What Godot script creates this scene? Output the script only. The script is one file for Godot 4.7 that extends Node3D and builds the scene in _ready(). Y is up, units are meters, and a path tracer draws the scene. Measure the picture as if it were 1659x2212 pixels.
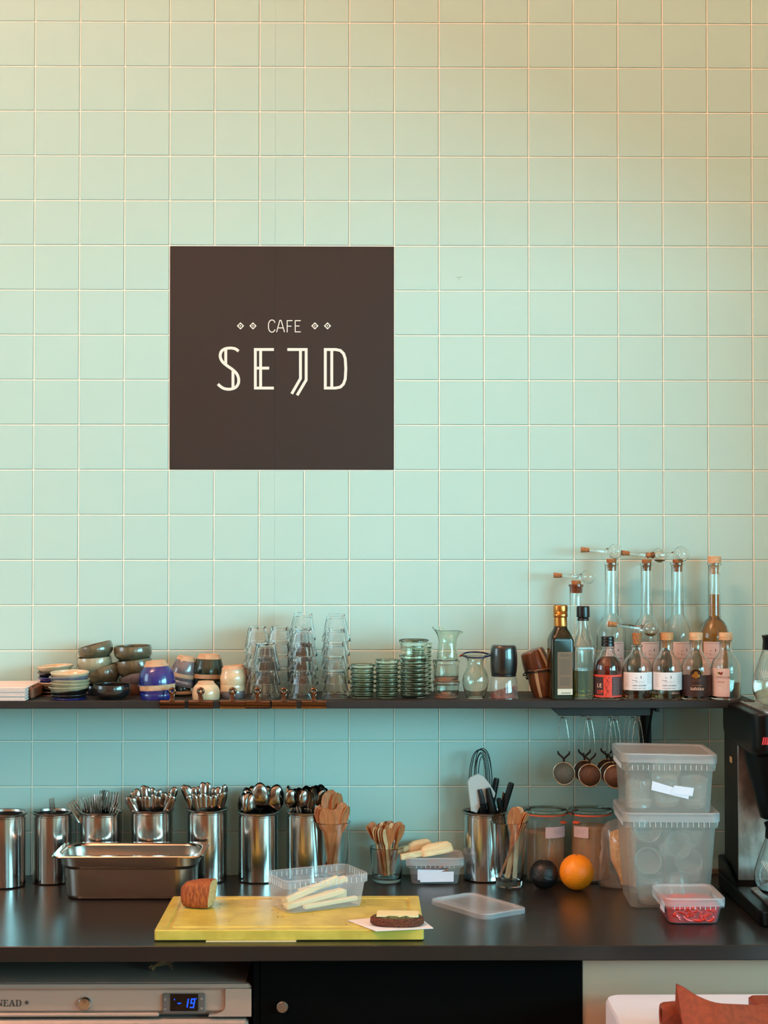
extends Node3D
# A cafe counter in front of a mint tiled wall: a shelf of crockery and bottles, canisters of cutlery,
# tubs, a cutting board and a coffee machine. Metres, y up; the tiled wall stands at z = 0.

const EYE := Vector3(-0.0626, 1.6276, 3.6)
const TURN := Vector3(0.0204829, -0.0110070, 0.0004214)
const FOCAL := 3503.28          # of a 1659 x 2212 picture
const TOP := 0.9                # the worktop
const SHELF := 1.3042           # the shelf's upper face

var look: Basis
var mats := {}
var rng := RandomNumberGenerator.new()
var taken := {}

# ---------------------------------------------------------------- mesh builder
class Shape:
	var v := PackedVector3Array()
	var t := PackedVector2Array()

	func tri(a: Vector3, b: Vector3, c: Vector3, ua := Vector2.ZERO, ub := Vector2.ZERO, uc := Vector2.ZERO) -> void:
		v.append(a); v.append(b); v.append(c)
		t.append(ua); t.append(ub); t.append(uc)

	func quad(a: Vector3, b: Vector3, c: Vector3, d: Vector3, ua := Vector2.ZERO, ub := Vector2.RIGHT, uc := Vector2.ONE, ud := Vector2.DOWN) -> void:
		tri(a, b, c, ua, ub, uc)
		tri(a, c, d, ua, uc, ud)

	func fan(ring: PackedVector3Array, up: bool) -> void:
		var m := Vector3.ZERO
		for p in ring: m += p
		m /= ring.size()
		for i in ring.size():
			var a := ring[i]
			var b := ring[(i + 1) % ring.size()]
			if up: tri(m, b, a)
			else: tri(m, a, b)

	func rings(rs: Array, low := false, high := false, closed := true) -> void:
		for j in rs.size() - 1:
			var p: PackedVector3Array = rs[j]
			var q: PackedVector3Array = rs[j + 1]
			var n := p.size()
			for i in (n if closed else n - 1):
				var k := (i + 1) % n
				var u0 := float(i) / n
				var u1 := float(i + 1) / n
				var w0 := float(j) / (rs.size() - 1)
				var w1 := float(j + 1) / (rs.size() - 1)
				quad(p[i], q[i], q[k], p[k], Vector2(u0, w0), Vector2(u0, w1), Vector2(u1, w1), Vector2(u1, w0))
		if low: fan(rs[0], false)
		if high: fan(rs[-1], true)

	# points of (radius, height), going up on the outside
	func lathe(p: Array, n := 32, at := Vector3.ZERO, flute := 0.0, flute_top := 99.0) -> void:
		var rs := []
		for q in p:
			var ring := PackedVector3Array()
			for i in n:
				var a := TAU * i / n
				var r: float = q.x
				if flute > 0.0 and i % 2 == 1 and q.y < flute_top: r *= 1.0 - flute
				ring.append(at + Vector3(cos(a) * r, q.y, sin(a) * r))
			rs.append(ring)
		rings(rs)

	func tube(path: Array, r: Variant, n := 8, caps := true, closed := false) -> void:
		var rs := []
		var last := Vector3.ZERO
		var m := path.size()
		for i in m:
			var a: Vector3 = path[posmod(i - 1, m)] if closed else path[maxi(i - 1, 0)]
			var b: Vector3 = path[posmod(i + 1, m)] if closed else path[mini(i + 1, m - 1)]
			var d := (b - a).normalized()
			var s := last - d * last.dot(d)
			if s.length() < 0.1:
				s = d.cross(Vector3.UP)
				if s.length() < 0.1: s = d.cross(Vector3.RIGHT)
			s = s.normalized()
			last = s
			var w := d.cross(s)
			var ring := PackedVector3Array()
			var rad: float = r[i] if r is Array else r
			for k in n:
				var g := TAU * k / n
				ring.append(path[i] + (s * cos(g) - w * sin(g)) * rad)
			rs.append(ring)
		if closed: rs.append(rs[0])
		rings(rs, caps and not closed, caps and not closed)

	func box(lo: Vector3, hi: Vector3, bev := 0.0) -> void:
		var b := minf(bev, minf(hi.x - lo.x, minf(hi.y - lo.y, hi.z - lo.z)) * 0.49)
		if b <= 0.0:
			var f := [Shape.rect(lo.x, hi.x, lo.z, hi.z, 0.0, 1, lo.y), Shape.rect(lo.x, hi.x, lo.z, hi.z, 0.0, 1, hi.y)]
			rings(f, true, true)
			return
		rings([Shape.rect(lo.x + b, hi.x - b, lo.z + b, hi.z - b, b * 0.5, 2, lo.y), Shape.rect(lo.x, hi.x, lo.z, hi.z, b, 2, lo.y + b),
			Shape.rect(lo.x, hi.x, lo.z, hi.z, b, 2, hi.y - b), Shape.rect(lo.x + b, hi.x - b, lo.z + b, hi.z - b, b * 0.5, 2, hi.y)], true, true)

	# a rounded rectangle lying at height y: corner radius r, n points to a corner
	static func rect(x0: float, x1: float, z0: float, z1: float, r: float, n: int, y: float) -> PackedVector3Array:
		var o := PackedVector3Array()
		var c := [Vector2(x1 - r, z1 - r), Vector2(x0 + r, z1 - r), Vector2(x0 + r, z0 + r), Vector2(x1 - r, z0 + r)]
		for k in 4:
			for i in n:
				var a := (k + (float(i) / (n - 1) if n > 1 else 0.5)) * PI / 2
				o.append(Vector3(c[k].x + cos(a) * r, y, c[k].y + sin(a) * r) if r > 0.0 or n > 1 else Vector3(c[k].x, y, c[k].y))
		return o

	# a flat outline (x, y) with thickness along z, from z0 to z1
	func slab(o: PackedVector2Array, z0: float, z1: float, bev := 0.0) -> void:
		var p := o.duplicate()
		if Geometry2D.is_polygon_clockwise(p): p.reverse()
		var inner := p
		if bev > 0.0:
			var off := Geometry2D.offset_polygon(p, -bev, Geometry2D.JOIN_MITER)
			if off.size() == 1 and off[0].size() == p.size():
				inner = off[0]
				if Geometry2D.is_polygon_clockwise(inner): inner.reverse()
				var best := 0
				for i in inner.size():
					if inner[i].distance_to(p[0]) < inner[best].distance_to(p[0]): best = i
				var turned := PackedVector2Array()
				for i in inner.size(): turned.append(inner[(best + i) % inner.size()])
				inner = turned
			else:
				bev = 0.0
		var n := p.size()
		for i in n:
			var k := (i + 1) % n
			quad(Vector3(p[i].x, p[i].y, z0), Vector3(p[k].x, p[k].y, z0), Vector3(p[k].x, p[k].y, z1 - bev), Vector3(p[i].x, p[i].y, z1 - bev))
			if bev > 0.0:
				quad(Vector3(p[i].x, p[i].y, z1 - bev), Vector3(p[k].x, p[k].y, z1 - bev), Vector3(inner[k].x, inner[k].y, z1), Vector3(inner[i].x, inner[i].y, z1))
		var ids := Geometry2D.triangulate_polygon(inner)
		for i in range(0, ids.size(), 3):
			var a := inner[ids[i]]
			var b := inner[ids[i + 1]]
			var c := inner[ids[i + 2]]
			if (b - a).cross(c - a) < 0.0:
				var h := b; b = c; c = h
			tri(Vector3(a.x, a.y, z1), Vector3(b.x, b.y, z1), Vector3(c.x, c.y, z1), a, b, c)
		ids = Geometry2D.triangulate_polygon(p)
		for i in range(0, ids.size(), 3):
			var a := p[ids[i]]
			var b := p[ids[i + 1]]
			var c := p[ids[i + 2]]
			if (b - a).cross(c - a) < 0.0:
				var h := b; b = c; c = h
			tri(Vector3(a.x, a.y, z0), Vector3(c.x, c.y, z0), Vector3(b.x, b.y, z0))

	# a stroke of a pen along points (x, y), with square corners
	func stroke(p: Array, w: float, z0: float, z1: float, closed := false) -> void:
		var n := p.size()
		var l := PackedVector2Array()
		var r := PackedVector2Array()
		for i in n:
			var a: Vector2 = p[posmod(i - 1, n)] if closed else p[maxi(i - 1, 0)]
			var b: Vector2 = p[i]
			var c: Vector2 = p[posmod(i + 1, n)] if closed else p[mini(i + 1, n - 1)]
			var d0 := (b - a).normalized() if a != b else (c - b).normalized()
			var d1 := (c - b).normalized() if b != c else d0
			var m := (d0.orthogonal() + d1.orthogonal()).normalized()
			var k := w / 2 / maxf(m.dot(d0.orthogonal()), 0.35)
			l.append(b + m * k); r.append(b - m * k)
		for i in (n if closed else n - 1):
			var k := (i + 1) % n
			slab(PackedVector2Array([l[i], l[k], r[k], r[i]]), z0, z1)

	func move(x: Transform3D, from := 0) -> void:
		for i in range(from, v.size()): v[i] = x * v[i]

	# warps every point with a Callable(Vector3) -> Vector3
	func bend(f: Callable, from := 0) -> void:
		for i in range(from, v.size()): v[i] = f.call(v[i])

	func mesh(angle := 38.0) -> ArrayMesh:
		var n := v.size()
		var faces := n / 3
		var fn := PackedVector3Array()
		fn.resize(faces)
		var un := PackedVector3Array()
		un.resize(faces)
		var ids := {}
		var at := PackedInt32Array()
		at.resize(n)
		for i in faces:
			fn[i] = (v[3 * i + 1] - v[3 * i]).cross(v[3 * i + 2] - v[3 * i])
			un[i] = fn[i].normalized()
		var count := PackedInt32Array()
		for i in n:
			var key := Vector3i((v[i] * 50000.0).round())
			var id: int = ids.get(key, -1)
			if id < 0:
				id = count.size()
				ids[key] = id
				count.append(0)
			at[i] = id
			count[id] += 1
		var start := PackedInt32Array()
		start.resize(count.size() + 1)
		for i in count.size(): start[i + 1] = start[i] + count[i]
		var fill := start.duplicate()
		var list := PackedInt32Array()
		list.resize(n)
		for i in n:
			list[fill[at[i]]] = i / 3
			fill[at[i]] += 1
		var lim := cos(deg_to_rad(angle))
		var pos := PackedVector3Array()
		var nor := PackedVector3Array()
		var uv := PackedVector2Array()
		pos.resize(n); nor.resize(n); uv.resize(n)
		for i in n:
			var f := i / 3
			var s := Vector3.ZERO
			var u := un[f]
			for k in range(start[at[i]], start[at[i] + 1]):
				if u.dot(un[list[k]]) >= lim: s += fn[list[k]]
			var o := i if i % 3 == 0 else (i + 1 if i % 3 == 1 else i - 1)
			pos[o] = v[i]
			nor[o] = s.normalized() if s.length_squared() > 1e-24 else u
			uv[o] = t[i]
		var arr := []
		arr.resize(Mesh.ARRAY_MAX)
		arr[Mesh.ARRAY_VERTEX] = pos
		arr[Mesh.ARRAY_NORMAL] = nor
		arr[Mesh.ARRAY_TEX_UV] = uv
		var m := ArrayMesh.new()
		m.add_surface_from_arrays(Mesh.PRIMITIVE_TRIANGLES, arr)
		return m

# ---------------------------------------------------------------- places
func at(px: float, py: float, z: float) -> Vector3:      # the point at distance z from the wall that the photograph shows there
	var d := look * Vector3((px - 829.5) / FOCAL, (1106.0 - py) / FOCAL, -1.0)
	return EYE + d * ((z - EYE.z) / d.z)

func on(px: float, py: float, y := TOP) -> Vector3:      # the point at height y that the photograph shows there
	var d := look * Vector3((px - 829.5) / FOCAL, (1106.0 - py) / FOCAL, -1.0)
	return EYE + d * ((y - EYE.y) / d.y)

func mm(px: float, z: float) -> float:                   # a length across the view
	return px * (EYE.z - z) / FOCAL

func prof(x: float, z: float, y: float, p: Array) -> Array:   # [half width, row] measured in the photograph, to (radius, height above y)
	var o := []
	for q in p: o.append(Vector2(mm(q[0], z), maxf(0.0, at(x, q[1], z).y - y)))
	return o

func smooth(p: Array, n := 4) -> Array:                  # a curve through the points
	var o := []
	for i in p.size() - 1:
		var a = p[maxi(i - 1, 0)]
		var d = p[mini(i + 2, p.size() - 1)]
		for k in n: o.append(p[i].cubic_interpolate(p[i + 1], a, d, float(k) / n))
	o.append(p[-1])
	return o

# ---------------------------------------------------------------- nodes
func numbered(called: String) -> String:
	taken[called] = taken.get(called, -1) + 1
	return called if taken[called] == 0 else "%s_%03d" % [called, taken[called]]

func thing(called: String, label: String, category: String, where := Vector3.ZERO, group := "") -> Node3D:
	var o := Node3D.new()
	o.name = numbered(called)
	add_child(o)
	o.position = where
	return tag(o, label, category, group)

func tag(o: Node3D, label: String, category: String, group := "") -> Node3D:
	o.set_meta("label", label)
	o.set_meta("category", category)
	if group: o.set_meta("group", group)
	return o

func part(called: String, m: Variant, mat: Material, under: Node3D = self, angle := 38.0) -> MeshInstance3D:
	var o := MeshInstance3D.new()
	o.name = numbered(called) if under == self else called
	o.mesh = m.mesh(angle) if m is Shape else m
	o.material_override = mat
	under.add_child(o, true)
	return o

func solo(called: String, m: Variant, mat: Material, label: String, category: String, where := Vector3.ZERO, group := "", angle := 38.0) -> MeshInstance3D:
	var o := part(called, m, mat, self, angle)
	o.position = where
	tag(o, label, category, group)
	return o

func structure(called: String, m: Variant, mat: Material, under: Node3D = self, angle := 38.0) -> MeshInstance3D:
	var o := part(called, m, mat, under, angle)
	if under == self:
		o.set_meta("kind", "structure")
		o.set_meta("label", called.replace("_", " ") + " of the cafe room")
		o.set_meta("category", called.split("_")[0])
	return o

func copy(o: Node3D, called: String, label: String, where: Vector3) -> Node3D:
	var c: Node3D = o.duplicate()
	c.name = numbered(called)
	add_child(c)
	c.position = where
	c.set_meta("label", label)
	return c

const ORDINALS := ["first", "second", "third", "fourth", "fifth", "sixth", "seventh", "eighth", "ninth", "tenth", "eleventh", "twelfth", "thirteenth", "fourteenth", "fifteenth", "sixteenth", "seventeenth", "eighteenth", "nineteenth", "twentieth", "twenty-first", "twenty-second"]

func upright(d: Vector3, spin := 0.0) -> Basis:          # a basis whose y axis points along d
	var y := d.normalized()
	var z := Vector3(sin(spin), 0, cos(spin))
	var x := y.cross(z).normalized()
	return Basis(x, y, x.cross(y))

# ---------------------------------------------------------------- materials
func mat(called: String, c: Color, rough := 0.5, metal := 0.0) -> StandardMaterial3D:
	if mats.has(called): return mats[called]
	var m := StandardMaterial3D.new()
	m.resource_name = called
	m.albedo_color = c
	m.roughness = rough
	m.metallic = metal
	m.cull_mode = BaseMaterial3D.CULL_DISABLED
	mats[called] = m
	return m

func glass(called: String, c: Color, alpha: float, rough := 0.02) -> StandardMaterial3D:   # thin clear sheet
	var m := mat(called, Color(c.r, c.g, c.b, alpha), rough)
	m.transparency = BaseMaterial3D.TRANSPARENCY_ALPHA
	return m

func liquid(called: String, c: Color, bend := 0.033) -> StandardMaterial3D:
	var m := mat(called, Color(c.r, c.g, c.b, 0.0), 0.0)
	m.refraction_enabled = true
	m.refraction_scale = bend
	return m

func coated(called: String, c: Color, rough := 0.3) -> StandardMaterial3D:
	var m := mat(called, c, rough)
	m.clearcoat_enabled = true
	m.clearcoat = 1.0
	m.clearcoat_roughness = 0.06
	return m

func grain(m: StandardMaterial3D, freq: float, dark: Color, light: Color, stretch := Vector3.ONE, size := 256, seed_ := 1) -> StandardMaterial3D:
	var n := FastNoiseLite.new()
	n.noise_type = FastNoiseLite.TYPE_SIMPLEX_SMOOTH
	n.frequency = freq
	n.fractal_octaves = 4
	n.seed = seed_
	var t := NoiseTexture2D.new()
	t.width = size; t.height = size
	t.seamless = true
	t.noise = n
	var g := Gradient.new()
	g.set_color(0, dark); g.set_color(1, light)
	g.set_offset(0, 0.25); g.set_offset(1, 0.75)
	t.color_ramp = g
	m.albedo_texture = t
	m.albedo_color = Color.WHITE
	m.uv1_triplanar = true
	m.uv1_scale = stretch
	return m

func lettering(s: Shape, text: String, x: float, y: float, h: float, z0: float, z1: float, font := "Droid Sans", weight := 400, width := 0.0) -> void:
	var f := SystemFont.new()
	f.font_names = PackedStringArray([font])
	f.font_weight = weight
	var t := TextMesh.new()
	t.font = f
	t.text = text
	t.font_size = 64
	t.pixel_size = 0.01
	t.depth = 0.0
	t.curve_step = 2.0
	t.horizontal_alignment = HORIZONTAL_ALIGNMENT_LEFT
	var a := t.get_mesh_arrays()
	var p: PackedVector3Array = a[Mesh.ARRAY_VERTEX]
	var ix = a[Mesh.ARRAY_INDEX]
	var box := AABB(p[0], Vector3.ZERO)
	for q in p: box = box.expand(q)
	var k := h / box.size.y
	var kx := k if width <= 0.0 else width / box.size.x
	var idx: Array = Array(ix) if ix != null and ix.size() else range(p.size())
	for i in range(0, idx.size(), 3):
		var c := []
		for j in 3:
			var q := p[idx[i + j]] - box.position
			c.append(Vector3(x + q.x * kx, y + q.y * k, z1))
		if (c[1] - c[0]).cross(c[2] - c[0]).z < 0.0: c.reverse()
		s.tri(c[0], c[1], c[2])

# ---------------------------------------------------------------- the scene
func _ready() -> void:
	rng.seed = 7
	look = Basis.from_euler(TURN)
	var cam := Camera3D.new()
	cam.name = "camera"
	cam.position = EYE
	cam.rotation = TURN
	cam.fov = 35.0423
	cam.near = 0.05
	add_child(cam)
	cam.current = true
	var e := Environment.new()
	e.background_mode = Environment.BG_SKY
	var sky := Sky.new()
	var ps := ProceduralSkyMaterial.new()
	ps.sky_top_color = Color(0.55, 0.72, 0.95)
	ps.sky_horizon_color = Color(0.85, 0.92, 1.0)
	ps.ground_bottom_color = Color(0.35, 0.34, 0.33)
	ps.ground_horizon_color = Color(0.6, 0.62, 0.64)
	ps.energy_multiplier = 1.5
	sky.sky_material = ps
	e.sky = sky
	e.ambient_light_source = Environment.AMBIENT_SOURCE_DISABLED
	e.tonemap_mode = Environment.TONE_MAPPER_LINEAR
	e.tonemap_exposure = 1.0
	e.sdfgi_enabled = true
	e.ssao_enabled = true
	e.ssil_enabled = true
	var we := WorldEnvironment.new()
	we.name = "world"
	we.environment = e
	add_child(we)
	# daylight through the two windows, just inside their openings
	daylight("daylight_right", Vector3(3.14, 1.83, 3.4), Vector3(-1, 0, 0), Vector2(3.2, 1.06), Color(0.315, 0.85, 1.0), 22.5)
	daylight("daylight_front", Vector3(2.25, 1.83, 6.24), Vector3(0, 0, -1), Vector2(1.5, 1.06), Color(0.315, 0.85, 1.0), 2.9)
	daylight("daylight_left", Vector3(-3.34, 1.98, 1.5), Vector3(1, 0, 0), Vector2(1.4, 1.06), Color(0.6, 0.88, 1.0), 2.4)
	build_room()
	build_wall()
	build_sign()
	build_shelf()
	build_counter()
	build_below()
	build_machine()
	build_canisters()
	build_counter_things()
	build_tubs()
	build_crockery()
	build_clips()
	build_glassware()
	build_bottles()

func daylight(called: String, where: Vector3, towards: Vector3, size: Vector2, c: Color, energy: float) -> void:
	var l := AreaLight3D.new()
	l.name = called
	l.area_size = size
	l.area_normalize_energy = true
	l.light_color = c.linear_to_srgb()
	l.light_energy = energy
	l.shadow_enabled = true
	l.set("area_range", 12.0)
	l.set("area_attenuation", 2.0)
	add_child(l)
	l.look_at_from_position(where, where + towards, Vector3.UP)

func build_room() -> void:
	var plaster := mat("warm plaster", Color(0.88, 0.86, 0.80), 0.9)
	var white := mat("ceiling paint", Color(0.86, 0.84, 0.80), 0.9)
	var H := 6.6                                        # a tall room
	var s := Shape.new()
	s.box(Vector3(-3.7, -0.2, -0.3), Vector3(3.5, 0.0, 6.6))
	structure("floor", s, grain(mat("floor boards", Color.WHITE, 0.45), 0.02, Color(0.56, 0.44, 0.33), Color(0.66, 0.53, 0.41), Vector3(0.6, 0.6, 4)))
	s = Shape.new()
	s.box(Vector3(-3.7, H, -0.3), Vector3(3.5, H + 0.2, 6.6))
	structure("ceiling", s, white)
	s = Shape.new()
	s.box(Vector3(-3.7, 0, 6.3), Vector3(1.5, H, 6.6))
	s.box(Vector3(3.0, 0, 6.3), Vector3(3.5, H, 6.6))
	s.box(Vector3(1.5, 0, 6.3), Vector3(3.0, 1.3, 6.6))
	s.box(Vector3(1.5, 2.36, 6.3), Vector3(3.0, H, 6.6))
	structure("wall_front", s, plaster)
	s = Shape.new()                                     # right wall with a wide window
	s.box(Vector3(3.2, 0, -0.3), Vector3(3.5, H, 1.8))
	s.box(Vector3(3.2, 0, 5.0), Vector3(3.5, H, 6.3))
	s.box(Vector3(3.2, 0, 1.8), Vector3(3.5, 1.3, 5.0))
	s.box(Vector3(3.2, 2.36, 1.8), Vector3(3.5, H, 5.0))
	structure("wall_right", s, plaster)
	s = Shape.new()                                     # left wall with a narrower one
	s.box(Vector3(-3.7, 0, -0.3), Vector3(-3.4, H, 0.8))
	s.box(Vector3(-3.7, 0, 2.2), Vector3(-3.4, H, 6.3))
	s.box(Vector3(-3.7, 0, 0.8), Vector3(-3.4, 1.45, 2.2))
	s.box(Vector3(-3.7, 2.52, 0.8), Vector3(-3.4, H, 2.2))
	structure("wall_left", s, plaster)
	s = Shape.new()                                     # the window in the far wall
	for y in [1.3, 2.30]: s.box(Vector3(1.5, y, 6.42), Vector3(3.0, y + 0.06, 6.48), 0.004)
	for x in [1.5, 2.22, 2.94]: s.box(Vector3(x, 1.36, 6.42), Vector3(x + 0.06, 2.30, 6.48), 0.004)
	var far := structure("window_3", s, mat("window frame paint", Color(0.25, 0.24, 0.23), 0.5))
	for x in [1.56, 2.28]:
		s = Shape.new()
		s.box(Vector3(x, 1.36, 6.446), Vector3(x + 0.66, 2.30, 6.454))
		part("pane", s, glass("window glass", Color.WHITE, 0.02), far)
	s = Shape.new()                                     # wall between the counter and the window, with a wide doorway
	s.box(Vector3(1.2, 0, 0.0), Vector3(1.32, H, 0.7))
	s.box(Vector3(1.2, 2.25, 0.7), Vector3(1.32, H, 5.6))
	s.box(Vector3(1.2, 0, 5.6), Vector3(1.32, H, 6.3))
	structure("wall_partition", s, plaster)
	var frame := mat("window frame paint", Color(0.25, 0.24, 0.23), 0.5)
	for w in [[3.38, 1.8, 5.0, 1.3, 2.36, 3], [-3.58, 0.8, 2.2, 1.45, 2.52, 2]]:
		s = Shape.new()
		var x: float = w[0]
		s.box(Vector3(x - 0.03, w[3], w[1]), Vector3(x + 0.03, w[3] + 0.06, w[2]), 0.004)
		s.box(Vector3(x - 0.03, w[4] - 0.06, w[1]), Vector3(x + 0.03, w[4], w[2]), 0.004)
		for k in w[5] + 1:
			var z := lerpf(w[1] + 0.03, w[2] - 0.03, float(k) / w[5])
			s.box(Vector3(x - 0.03, w[3] + 0.06, z - 0.03), Vector3(x + 0.03, w[4] - 0.06, z + 0.03), 0.004)
		var o := structure("window_1" if x > 0 else "window_2", s, frame)
		for k in w[5]:
			s = Shape.new()
			s.box(Vector3(x - 0.004, w[3] + 0.06, lerpf(w[1] + 0.03, w[2] - 0.03, float(k) / w[5]) + 0.03), Vector3(x + 0.004, w[4] - 0.06, lerpf(w[1] + 0.03, w[2] - 0.03, float(k + 1) / w[5]) - 0.03))
			part("pane", s, glass("window glass", Color.WHITE, 0.02), o)
	# timber bar front and posts along the far side of the room, which the steel mirrors
	var wood := grain(mat("bar timber", Color.WHITE, 0.4), 0.015, Color(0.46, 0.25, 0.14), Color(0.62, 0.37, 0.22), Vector3(2, 0.4, 2))
	s = Shape.new()
	s.box(Vector3(-2.2, 0, 5.6), Vector3(0.9, 1.12, 6.1), 0.01)
	s.box(Vector3(-2.25, 1.12, 5.55), Vector3(0.95, 1.17, 6.15), 0.01)
	solo("bar_counter", s, wood, "timber bar counter along the far wall of the room", "counter")
	s = Shape.new()                                     # timber panels and posts on the far wall
	for q in [[-3.3, -2.5], [-2.2, -1.95], [-1.5, -0.6], [-0.3, -0.1], [0.3, 1.1]]: s.box(Vector3(q[0], 0, 6.22), Vector3(q[1], 3.6, 6.3), 0.01)
	structure("trim_1", s, wood)
	pendant(Vector3(-3.1, 5.8, 3.0), "warm pendant lamp hanging high over the left of the room")
	pendant(Vector3(-2.5, 5.8, 3.0), "warm pendant lamp hanging high over the middle of the room")

func pendant(where: Vector3, label: String) -> void:
	var t := thing("pendant_lamp", label, "lamp", where, "pendant lamps over the counter")
	var s := Shape.new()
	s.tube([Vector3(0, 0.8, 0), Vector3(0, 0.1, 0)], 0.004, 8)
	s.lathe([Vector2(0.001, 0.11), Vector2(0.025, 0.10), Vector2(0.025, 0.05), Vector2(0.02, 0.04), Vector2(0.001, 0.04)], 20)
	part("cord", s, mat("black cord", Color(0.05, 0.05, 0.05), 0.6), t)
	s = Shape.new()
	s.lathe(smooth([Vector2(0.001, -0.06), Vector2(0.035, -0.045), Vector2(0.05, -0.01), Vector2(0.035, 0.025), Vector2(0.018, 0.045)], 4), 24)
	var b := mat("lamp glow", Color(1, 0.85, 0.6), 0.4)
	b.emission_enabled = true
	b.emission = Color(1.0, 0.80, 0.55)
	b.emission_energy_multiplier = 6.0
	part("bulb", s, b, t)
	var l := OmniLight3D.new()
	l.name = "lamp_light"
	l.light_color = Color(1.0, 0.525, 0.355).linear_to_srgb()
	l.light_energy = 6.35
	l.light_size = 0.05
	l.omni_range = 12.0
	l.omni_attenuation = 2.0
	l.shadow_enabled = true
	t.add_child(l)

func tile_shape(s: Shape, x0: float, x1: float, y0: float, y1: float, kl := 1.0, kr := 1.0) -> void:
	# a thin plate with a rounded lip, front at z = 0
	var out := [[0.0, -0.005], [0.0, -0.0014], [0.0005, -0.0004], [0.0016, 0.0]]
	var rs := []
	for o in out:
		rs.append(PackedVector3Array([Vector3(x0 + o[0] * kl, y0 + o[0], o[1]), Vector3(x1 - o[0] * kr, y0 + o[0], o[1]), Vector3(x1 - o[0] * kr, y1 - o[0], o[1]), Vector3(x0 + o[0] * kl, y1 - o[0], o[1])]))
	for j in 3:
		for i in 4:
			var k := (i + 1) % 4
			s.quad(rs[j][i], rs[j][k], rs[j + 1][k], rs[j + 1][i])
	s.quad(rs[3][0], rs[3][1], rs[3][2], rs[3][3])

func build_wall() -> void:
	var w := Shape.new()
	w.box(Vector3(-3.4, 0, -0.3), Vector3(3.2, 6.6, -0.003))
	var wall := structure("wall_back", w, mat("wall backing", Color(0.45, 0.62, 0.58), 0.9))
	var glaze := mat("mint tile", Color(0.66, 0.77, 0.72).linear_to_srgb(), 0.42)
	glaze.albedo_color = Color(0.455, 0.69, 0.65).linear_to_srgb()
	var y0 := 2.79376
	var bead := 0.0014
	var gap := 0.0008
	var seam := -0.2657
	var rest := Shape.new()
	var lone := {}
	for row in range(-7, 19):
		for col in range(-17, 20):
			if row >= 5 and row < 10 and col >= 3 and col < 8: continue
			var a := (col - 8) * 0.1 + bead
			var b := (col - 7) * 0.1 - bead - gap
			var hi := y0 - row * 0.1 - bead
			var lo := y0 - (row + 1) * 0.1 + bead + gap
			var cuts := [[a, b]]
			if col == 5: cuts = [[a, seam - 0.00006], [seam + 0.00006, b]]
			for c in cuts:
				if col >= -1 and col <= 16 and row >= -1 and (row <= 14 or row == 16):
					var key := str(snappedf(c[1] - c[0], 1e-5))
					if not lone.has(key):
						var s := Shape.new()
						tile_shape(s, 0, c[1] - c[0], 0, hi - lo, 0.04 if c[0] > a else 1.0, 0.04 if c[1] < b else 1.0)
						lone[key] = s.mesh(30)
					var o := part("tile", lone[key], glaze, wall)
					o.position = Vector3(c[0], lo, 0)
				else:
					tile_shape(rest, c[0], c[1], lo, hi)
	part("tile", rest, glaze, wall, 30).set_meta("kind", "stuff")
	var grout := mat("white grout", Color(0.95, 0.96, 0.91), 0.8)
	var g := Shape.new()
	for col in range(-17, 21):
		var x := (col - 8) * 0.1
		var spans := [[0.9, 3.3]]
		if col > 3 and col < 8: spans = [[0.9, y0 - 1.0], [y0 - 0.5, 3.3]]
		for p in spans:
			g.box(Vector3(x - bead, p[0], -0.0062), Vector3(x + bead, p[1], -0.0006), 0.0006)
	for row in range(-7, 20):
		var y := y0 - row * 0.1
		var spans := [[-1.7, 1.2]]
		if row > 5 and row < 10: spans = [[-1.7, -0.5], [0.0, 1.2]]
		for p in spans:
			g.box(Vector3(p[0], y - bead, -0.0062), Vector3(p[1], y + bead, -0.0005), 0.0006)
	part("grout", g, grout, wall)

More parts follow.
